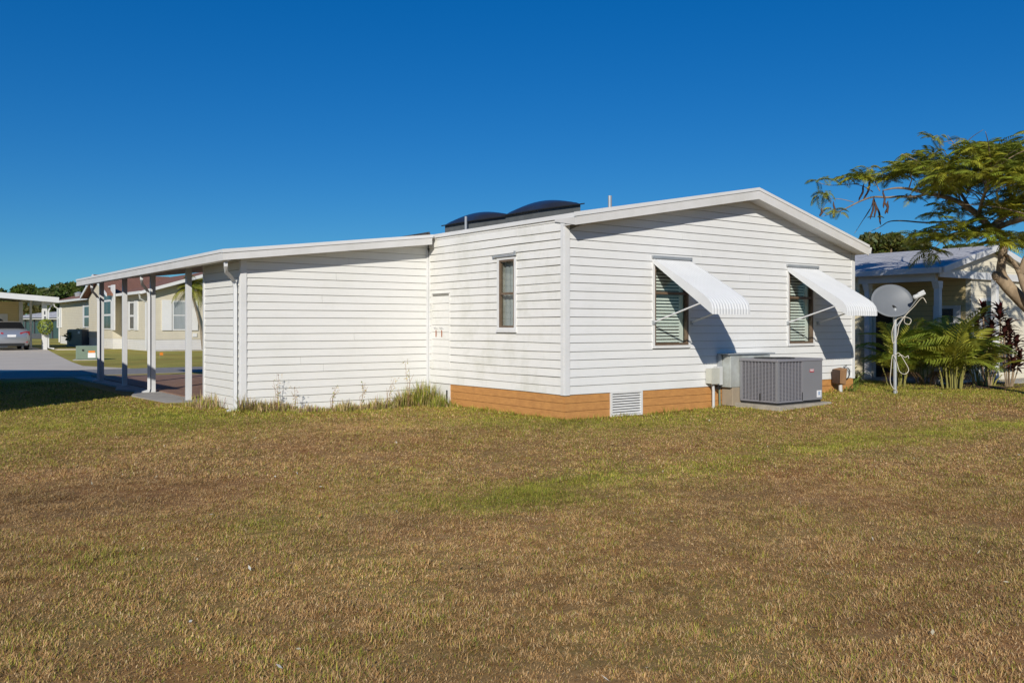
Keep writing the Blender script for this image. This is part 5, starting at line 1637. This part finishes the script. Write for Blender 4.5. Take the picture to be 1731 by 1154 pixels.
limb([z6(740, 435, -.6), z6(760, 370, -.8), z6(750, 320, -.9)], [0.014, 0.010, 0.005])
limb([z6(860, 462, -.5), z6(900, 400, -.1), z6(880, 330, .2), z6(820, 300, .3)], [0.016, 0.012, 0.008, 0.004])
limb([z6(950, 485, -.4), z6(930, 420, -.9), z6(900, 350, -1.2)], [0.016, 0.011, 0.006])
limb([z6(1040, 650, .3), z6(970, 690, .1), z6(900, 720, 0), z6(830, 745, 0)], [0.012, 0.010, 0.007, 0.004])
limb([z6(1240, 690, 0), z6(1150, 720, -.6), z6(1050, 740, -.9), z6(960, 790, -1.0), z6(900, 850, -1.0)], [0.025, 0.02, 0.014, 0.009, 0.004])
limb([z6(1300, 740, -.1), z6(1250, 760, -.9), z6(1200, 790, -1.3)], [0.02, 0.014, 0.006])
limb([z6(1440, 560, .8), z6(1420, 460, .6), z6(1400, 340, .4), z6(1380, 230, .2)], [0.035, 0.028, 0.018, 0.008])
limb([z6(1530, 480, 1.2), z6(1520, 380, 1.4), z6(1500, 280, 1.5)], [0.025, 0.018, 0.008])
random.seed(5)
for k in range(46):                                  # thin twigs through the crown
    src, rr = random.choice([limbs[2], limbs[5], limbs[6], limbs[7], limbs[8]])
    i = random.randrange(len(src) // 4, int(len(src) * (0.6 if src is limbs[2][0] else 0.95)))
    a = src[i]
    dx = random.uniform(-1.0, 0.7); dy = random.uniform(-.9, .9); dz = random.uniform(0.1, 0.75)
    b = a + Vector((dx * .5, dy * .5, dz * .75)); c = a + Vector((dx, dy, dz))
    p, r = smooth_path([a, b, c], [min(0.014, rr[i]), 0.008, 0.004], 4)
    limbs.append((p, r)); tip_pts.append(c)
tm = MB()
for p, r in limbs:
    tm.tube(p, r, 8 if max(r) > 0.03 else 5)
tm.build('trunk', 'bark', tree, smooth_=True)

T1 = frond_mesh(0.47, 11, 0.145, 0.034, 0.7, 0.35, A([0.24, 0.26, 0.025]), A([0.19, 0.245, 0.025]), vee=0.05)
T2 = frond_mesh(0.41, 10, 0.135, 0.036, 1.1, 0.5, A([0.33, 0.30, 0.028]), A([0.23, 0.255, 0.025]), vee=0.0)
VV, FF, CC = [], [], []
off = 0


def add_frond(p, yaw, pitch, s, tint):
    global off
    V, F, C = random.choice((T1, T2))
    R_ = np.array(Matrix.Rotation(yaw, 3, 'Z') @ Matrix.Rotation(-pitch, 3, 'Y') @ Matrix.Rotation(random.uniform(-.4, .4), 3, 'X'))
    VV.append((V * s) @ R_.T + np.array(p)); FF.append(F + off); CC.append(C * tint); off += len(V)


def tuft(p, n=6, s=1.0, tint=1.0, pit=(-0.1, 0.7)):
    a0 = random.uniform(0, 6.28)
    for i in range(n):
        add_frond(p, a0 + i * 6.28 / n + random.uniform(-.4, .4), random.uniform(*pit), s * random.uniform(0.75, 1.15), tint * random.uniform(0.75, 1.3))


def cloud(x0, x1, y0, y1, d0, d1, n, s=1.0, nf=6, shape=None):
    k = 0
    while k < n:
        x, y, d = random.uniform(x0, x1), random.uniform(y0, y1), random.uniform(d0, d1)
        u = (x - (x0 + x1) / 2) / ((x1 - x0) / 2); w = (y - (y0 + y1) / 2) / ((y1 - y0) / 2)
        if shape == 'dome' and w < -1 + 1.7 * u * u * (1 if u < 0 else 0.2):
            continue
        tuft(z6(x, y, d), nf, s, random.uniform(0.7, 1.25))
        k += 1


cloud(900, 1560, 175, 430, -2.1, 0.15, 72, 1.0, 6, 'dome')
cloud(1150, 1560, 150, 300, -1.9, 0.1, 30, 1.0)
cloud(1540, 2300, 100, 480, -2.4, 1.2, 34, 1.1)
cloud(1300, 1600, 420, 640, -1.2, 1.0, 30, 1.0, 5)
cloud(640, 900, 285, 335, -.9, .6, 22, 0.95, 5)
cloud(760, 920, 215, 260, -.4, .6, 9, 0.9, 5)
cloud(930, 1060, 430, 480, -.9, .9, 10, 0.9, 4)
cloud(420, 660, 330, 390, -.9, -.2, 14, 0.85, 4)
cloud(260, 420, 345, 385, -.6, -.3, 7, 0.8, 4)
cloud(960, 1290, 690, 790, -1.3, .3, 16, 1.0, 5)
cloud(780, 960, 720, 790, -1.1, .2, 10, 0.95, 4)
cloud(900, 1120, 540, 640, -.4, .9, 9, 0.85, 4)
cloud(700, 800, 505, 530, -.5, -.2, 3, 0.7, 3)
cloud(1300, 1560, 760, 830, -1.2, .8, 9, 1.0, 5)
for x, y, n, s in ((125, 385, 5, .75), (180, 372, 4, .7), (150, 480, 7, .85), (185, 455, 4, .7), (235, 575, 6, .75), (270, 600, 4, .6), (470, 300, 5, .75), (905, 100, 4, .7), (870, 78, 4, .65), (945, 82, 4, .6), (1095, 98, 4, .6),
                   (870, 860, 6, 1.1), (930, 870, 5, .9), (850, 830, 5, 1.0), (520, 630, 2, .5)):
    tuft(z6(x, y, -.4 if x < 700 else .2), n, s, 1.0, (-0.6, 0.5))
np_mesh('foliage', np.concatenate(VV), np.concatenate(FF), np.concatenate(CC), 'leaf', tree)


def pod(x0, y0, x1, y1, d, mat='pod'):
    a, b = z6(x0, y0, d), z6(x1, y1, d)
    mid = (a + b) / 2 + RGT * 0.025
    p, r = smooth_path([a, a * .8 + b * .2, mid, a * .15 + b * .85, b], [0.006, 0.018, 0.022, 0.018, 0.004], 4)
    m = MB().tube(p, r, 6)
    m.build('seed_pod', mat, tree, smooth_=True)


for x0, y0, x1, y1, d in ((440, 400, 405, 515, -.4), (485, 380, 435, 515, -.4), (235, 520, 235, 635, -.4), (155, 565, 143, 622, -.4), (505, 495, 482, 640, -.4), (510, 500, 512, 628, -.38),
                          (515, 520, 553, 678, -.36), (568, 440, 572, 565, -.7), (580, 520, 600, 600, -.7), (602, 515, 582, 605, -.68), (1090, 150, 1150, 195, .4)):
    pod(x0, y0, x1, y1, d)
pod(1335, 455, 1330, 530, -1.4, 'pod_y'); pod(1325, 520, 1365, 570, -1.4, 'pod_y'); pod(475, 385, 462, 440, -.42, 'pod_y')

# ================================================================== WEEDS ALONG THE SHED
def blades(base, yaw, lean, L, w, col, seg=3):
    """curved grass blades as triangles"""
    n = len(base)
    d = np.stack([np.cos(yaw), np.sin(yaw), np.zeros(n)], 1)
    sd = np.stack([-np.sin(yaw), np.cos(yaw), np.zeros(n)], 1) * w[:, None] * 0.5
    up = np.array([[0, 0, 1.0]])
    def pt(t):
        return base + d * (L * np.sin(lean) * t * (0.55 + 0.45 * t))[:, None] + up * (L * np.cos(lean) * t * (1.25 - 0.25 * t) )[:, None]
    if seg == 1:
        v = np.stack([base - sd, base + sd, pt(1.0)], 1)
        f = np.array([[0, 1, 2]]); nv = 3
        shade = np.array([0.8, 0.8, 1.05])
    else:
        m_ = pt(0.55)
        v = np.stack([base - sd, base + sd, m_ + sd * 0.8, m_ - sd * 0.8, pt(1.0)], 1)
        f = np.array([[0, 1, 2], [0, 2, 3], [3, 2, 4]]); nv = 5
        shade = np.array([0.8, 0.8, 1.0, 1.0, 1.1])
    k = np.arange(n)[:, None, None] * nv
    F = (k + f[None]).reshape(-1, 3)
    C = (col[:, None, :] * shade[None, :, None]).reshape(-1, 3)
    return v.reshape(-1, 3), F, C


def weed_colors(n, g):
    dryc = np.array([[0.54, 0.41, 0.19], [0.40, 0.28, 0.14], [0.62, 0.49, 0.24], [0.34, 0.21, 0.15]])
    grn = np.array([[0.33, 0.35, 0.05], [0.25, 0.30, 0.045], [0.44, 0.41, 0.07], [0.19, 0.24, 0.04]])
    c = np.where((rng.random(n) < g)[:, None], grn[rng.integers(0, 4, n)], dryc[rng.integers(0, 4, n)])
    return c * (0.7 + 0.6 * rng.random((n, 1)))


def weed_clump(px, py, w, h, n, g, label, dep=0.14):
    p = onground(px, py)
    x = p[0] + (rng.random(n) - .5) * w; y = p[1] + rng.normal(size=n) * dep * 0.5
    y = np.where((x > SX - .05), np.minimum(y, SY - 0.04), y)
    base = np.stack([x, y, ground_h(x, y) - 0.01], 1)
    h = h * 0.86
    fall = 1 - 0.55 * np.abs(x - p[0]) / (w / 2)
    L = h * fall * (0.35 + 0.75 * rng.random(n))
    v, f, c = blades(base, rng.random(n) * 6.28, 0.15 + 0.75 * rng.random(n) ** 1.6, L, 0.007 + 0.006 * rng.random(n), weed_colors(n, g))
    o = np_mesh('weed_clump', v, f, c, 'blade')
    return tag(o, label, 'weeds', 'weeds along the shed wall')


weed_clump(716, 684, 0.85, 0.62, 900, 0.72, 'tallest green weeds in the corner where shed meets home')
weed_clump(686, 687, 0.55, 0.50, 520, 0.5, 'yellowing weeds just left of the tallest corner weeds')
weed_clump(745, 688, 0.35, 0.40, 300, 0.75, 'green weeds at the left end of the terracotta skirting')
weed_clump(640, 691, 0.7, 0.30, 520, 0.4, 'low dry weeds right of the middle of the shed wall')
weed_clump(585, 694, 0.6, 0.26, 420, 0.35, 'low dry weeds at the middle of the shed wall')
weed_clump(468, 697, 0.65, 0.34, 480, 0.25, 'reddish dry weeds near the left end of the shed wall')
weed_clump(520, 696, 0.6, 0.20, 360, 0.35, 'shortest weeds along the left half of the shed wall')
weed_clump(368, 690, 0.9, 0.40, 900, 0.3, 'straw-coloured tall grass left of the shed downspout', 0.5)
weed_clump(1222, 682, 0.7, 0.16, 360, 0.75, 'green weeds at the foot of the duct')
weed_clump(1330, 694, 0.6, 0.09, 200, 0.8, 'small green weeds in front of the concrete slab')
weed_clump(1420, 668, 0.5, 0.24, 260, 0.55, 'straggly weeds under the brown box')
# thin seed stalks
for px, py, h in ((468, 697, 0.62), (655, 690, 0.5), (610, 693, 0.45), (500, 696, 0.4), (690, 688, 0.8), (560, 694, 0.4)):
    p = onground(px, py)
    n = 70
    t = rng.random(n)
    base = np.stack([p[0] + 0.10 * t * math.sin(px) + (rng.random(n) - .5) * 0.16 * t, p[1] - 0.02 - 0.04 * t + (rng.random(n) - .5) * 0.08 * t, 0.02 + h * t], 1)
    v, f, c = leaf_cards(base, rng.normal(size=(n, 3)), 0.011, weed_colors(n, 0.25), 1.6)
    o = thing('seeding_weed', {468: 'tallest dry seed stalk near the left end of the shed wall', 655: 'dry seed stalk right of the middle of the shed wall', 610: 'dry seed stalk at the middle of the shed wall', 500: 'short dry seed stalk near the left of the shed wall', 690: 'dark green topped stalk left of the corner weeds', 560: 'short dry stalk left of the middle of the shed wall'}[px], 'weed', (p[0], p[1], 0), 'seed stalks along the shed wall')
    np_mesh('seed_head', v, f, c, 'leaf', o)['kind'] = 'stuff'
    m = MB()
    for k in range(3):
        m.tube([(p[0], p[1], -0.02), (p[0] + 0.03 * math.sin(px + k * 2), p[1] - 0.02, h * .5), (p[0] + 0.10 * math.sin(px + k), p[1] - 0.05, h * (1 - .15 * k))], [0.004, 0.003, 0.002], 5)
    m.build('stalk', 'cedar', o)

# ================================================================== LAWN BLADES
def blocked(x, y):
    b = (x > 0.0) & (x < HW) & (y > 0.0) & (y < 15.2)
    b |= (x > SX) & (x < 0.1) & (y > SY) & (y < 16.2)
    b |= (x > -4.05) & (x < 0) & (y > 5.9) & (y < 15.8)
    b |= (x > AX0 - 0.1) & (x < AX1 + 0.12) & (y > AY0 - 0.12) & (y < AY1 + 0.1)
    b |= (x > 10.5) & (y > -0.1)
    b |= (y > 16.4)
    b |= (x < -7.2) & (y > 5.2)
    return b


def lawn(d0, d1, dens, seg, wid, Lr):
    wid_ = lambda q: 0.60 * q + 2.3
    n = int(2 * wid_(d1) * (d1 - d0) * dens)
    d = d0 + (d1 - d0) * rng.random(n)
    l = (rng.random(n) * 2 - 1) * wid_(d1)
    # full cover ahead, thinning out gradually past the sides
    ok = rng.random(n) < np.clip((wid_(d) - np.abs(l)) / 1.7, 0, 1) * np.clip((d - 1.0) / 1.2, 0, 1)
    d, l = d[ok], l[ok]
    x = CAM[0] + FWD[0] * d + RGT[0] * l; y = CAM[1] + FWD[1] * d + RGT[1] * l
    ok = ~blocked(x, y); x, y, d = x[ok], y[ok], d[ok]
    # uneven cover: thin it out in small worn spots
    nn = 0.5 * vnoise(x, y, 0.055) + 0.5 * vnoise(x + 4, y + 8, 0.12)
    cover = 0.42 + 0.85 * smooth((nn - 0.30) / 0.32)
    ok_ = rng.random(len(x)) < cover; x, y, d = x[ok_], y[ok_], d[ok_]
    n = len(x)
    g = greenness(x, y)
    isg = rng.random(n) < g * 0.9
    dryc = np.array([[0.60, 0.375, 0.160], [0.50, 0.292, 0.112], [0.67, 0.45, 0.21], [0.37, 0.20, 0.07], [0.77, 0.58, 0.32]])
    grn = np.array([[0.36, 0.34, 0.05], [0.26, 0.29, 0.04], [0.46, 0.41, 0.07], [0.20, 0.23, 0.035]])
    pd = rng.choice(5, n, p=[0.32, 0.27, 0.2, 0.15, 0.06])
    col = np.where(isg[:, None], grn[rng.integers(0, 4, n)], dryc[pd])
    col = col * (tone(x, y) * (0.75 + 0.5 * rng.random(n)))[:, None]
    # live patches are yellower overall
    L = np.where(isg, Lr[0] + (Lr[1] - Lr[0]) * rng.random(n), Lr[0] * 0.8 + (Lr[1] - Lr[0]) * 0.8 * rng.random(n))
    L *= (0.55 + 0.75 * vnoise(x + 3, y + 7, 0.25)) * (0.55 + 0.95 * nn[ok_])
    L *= 1.0 + 1.3 * np.exp(-(seg_dist(x, y, WALLS) / 0.16) ** 2)
    clump = vnoise(x, y, 0.13) * 6.28 * 1.5
    yaw = clump + rng.normal(size=n) * 1.6
    lean = np.where(isg, 0.3 + 0.95 * rng.random(n), 0.7 + 0.85 * rng.random(n))
    base = np.stack([x, y, ground_h(x, y) - 0.004 + 0.012 * rng.random(n) * (~isg)], 1)
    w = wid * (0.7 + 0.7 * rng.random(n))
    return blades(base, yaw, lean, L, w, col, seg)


sets = [lawn(1.0, 5.0, 26000, 3, 0.0028, (0.015, 0.042)), lawn(5.0, 8.0, 17000, 1, 0.0042, (0.016, 0.042)), lawn(8.0, 13.0, 7500, 1, 0.007, (0.019, 0.046)), lawn(13.0, 22.0, 2400, 1, 0.012, (0.024, 0.054))]
# fallen leaves and pale bits lying in the grass
n = 420
d = 3.0 + 15.0 * rng.random(n) ** 0.8; l_ = (rng.random(n) * 2 - 1) * 0.62 * d
x = CAM[0] + FWD[0] * d + RGT[0] * l_; y = CAM[1] + FWD[1] * d + RGT[1] * l_
ok = ~blocked(x, y); x, y, n = x[ok], y[ok], int(ok.sum())
lit = np.array([[0.30, 0.16, 0.07], [0.20, 0.10, 0.05], [0.62, 0.55, 0.38], [0.75, 0.72, 0.62], [0.42, 0.22, 0.08]])[rng.choice(5, n, p=[.3, .25, .2, .1, .15])]
sets.append(leaf_cards(np.stack([x, y, ground_h(x, y) + 0.025], 1), np.array([[0, 0, 1.0]]) + rng.normal(size=(n, 3)) * 0.35, 0.006 + 0.010 * rng.random(n), lit, 1.4))
VV, FF, CC, off = [], [], [], 0
for v, f, c in sets:
    VV.append(v); FF.append(f + off); CC.append(c); off += len(v)
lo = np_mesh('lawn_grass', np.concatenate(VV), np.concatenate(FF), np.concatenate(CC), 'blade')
lo['kind'] = 'stuff'
lo['label'] = 'patchy brown and green lawn grass in front of the home'
lo['category'] = 'grass'
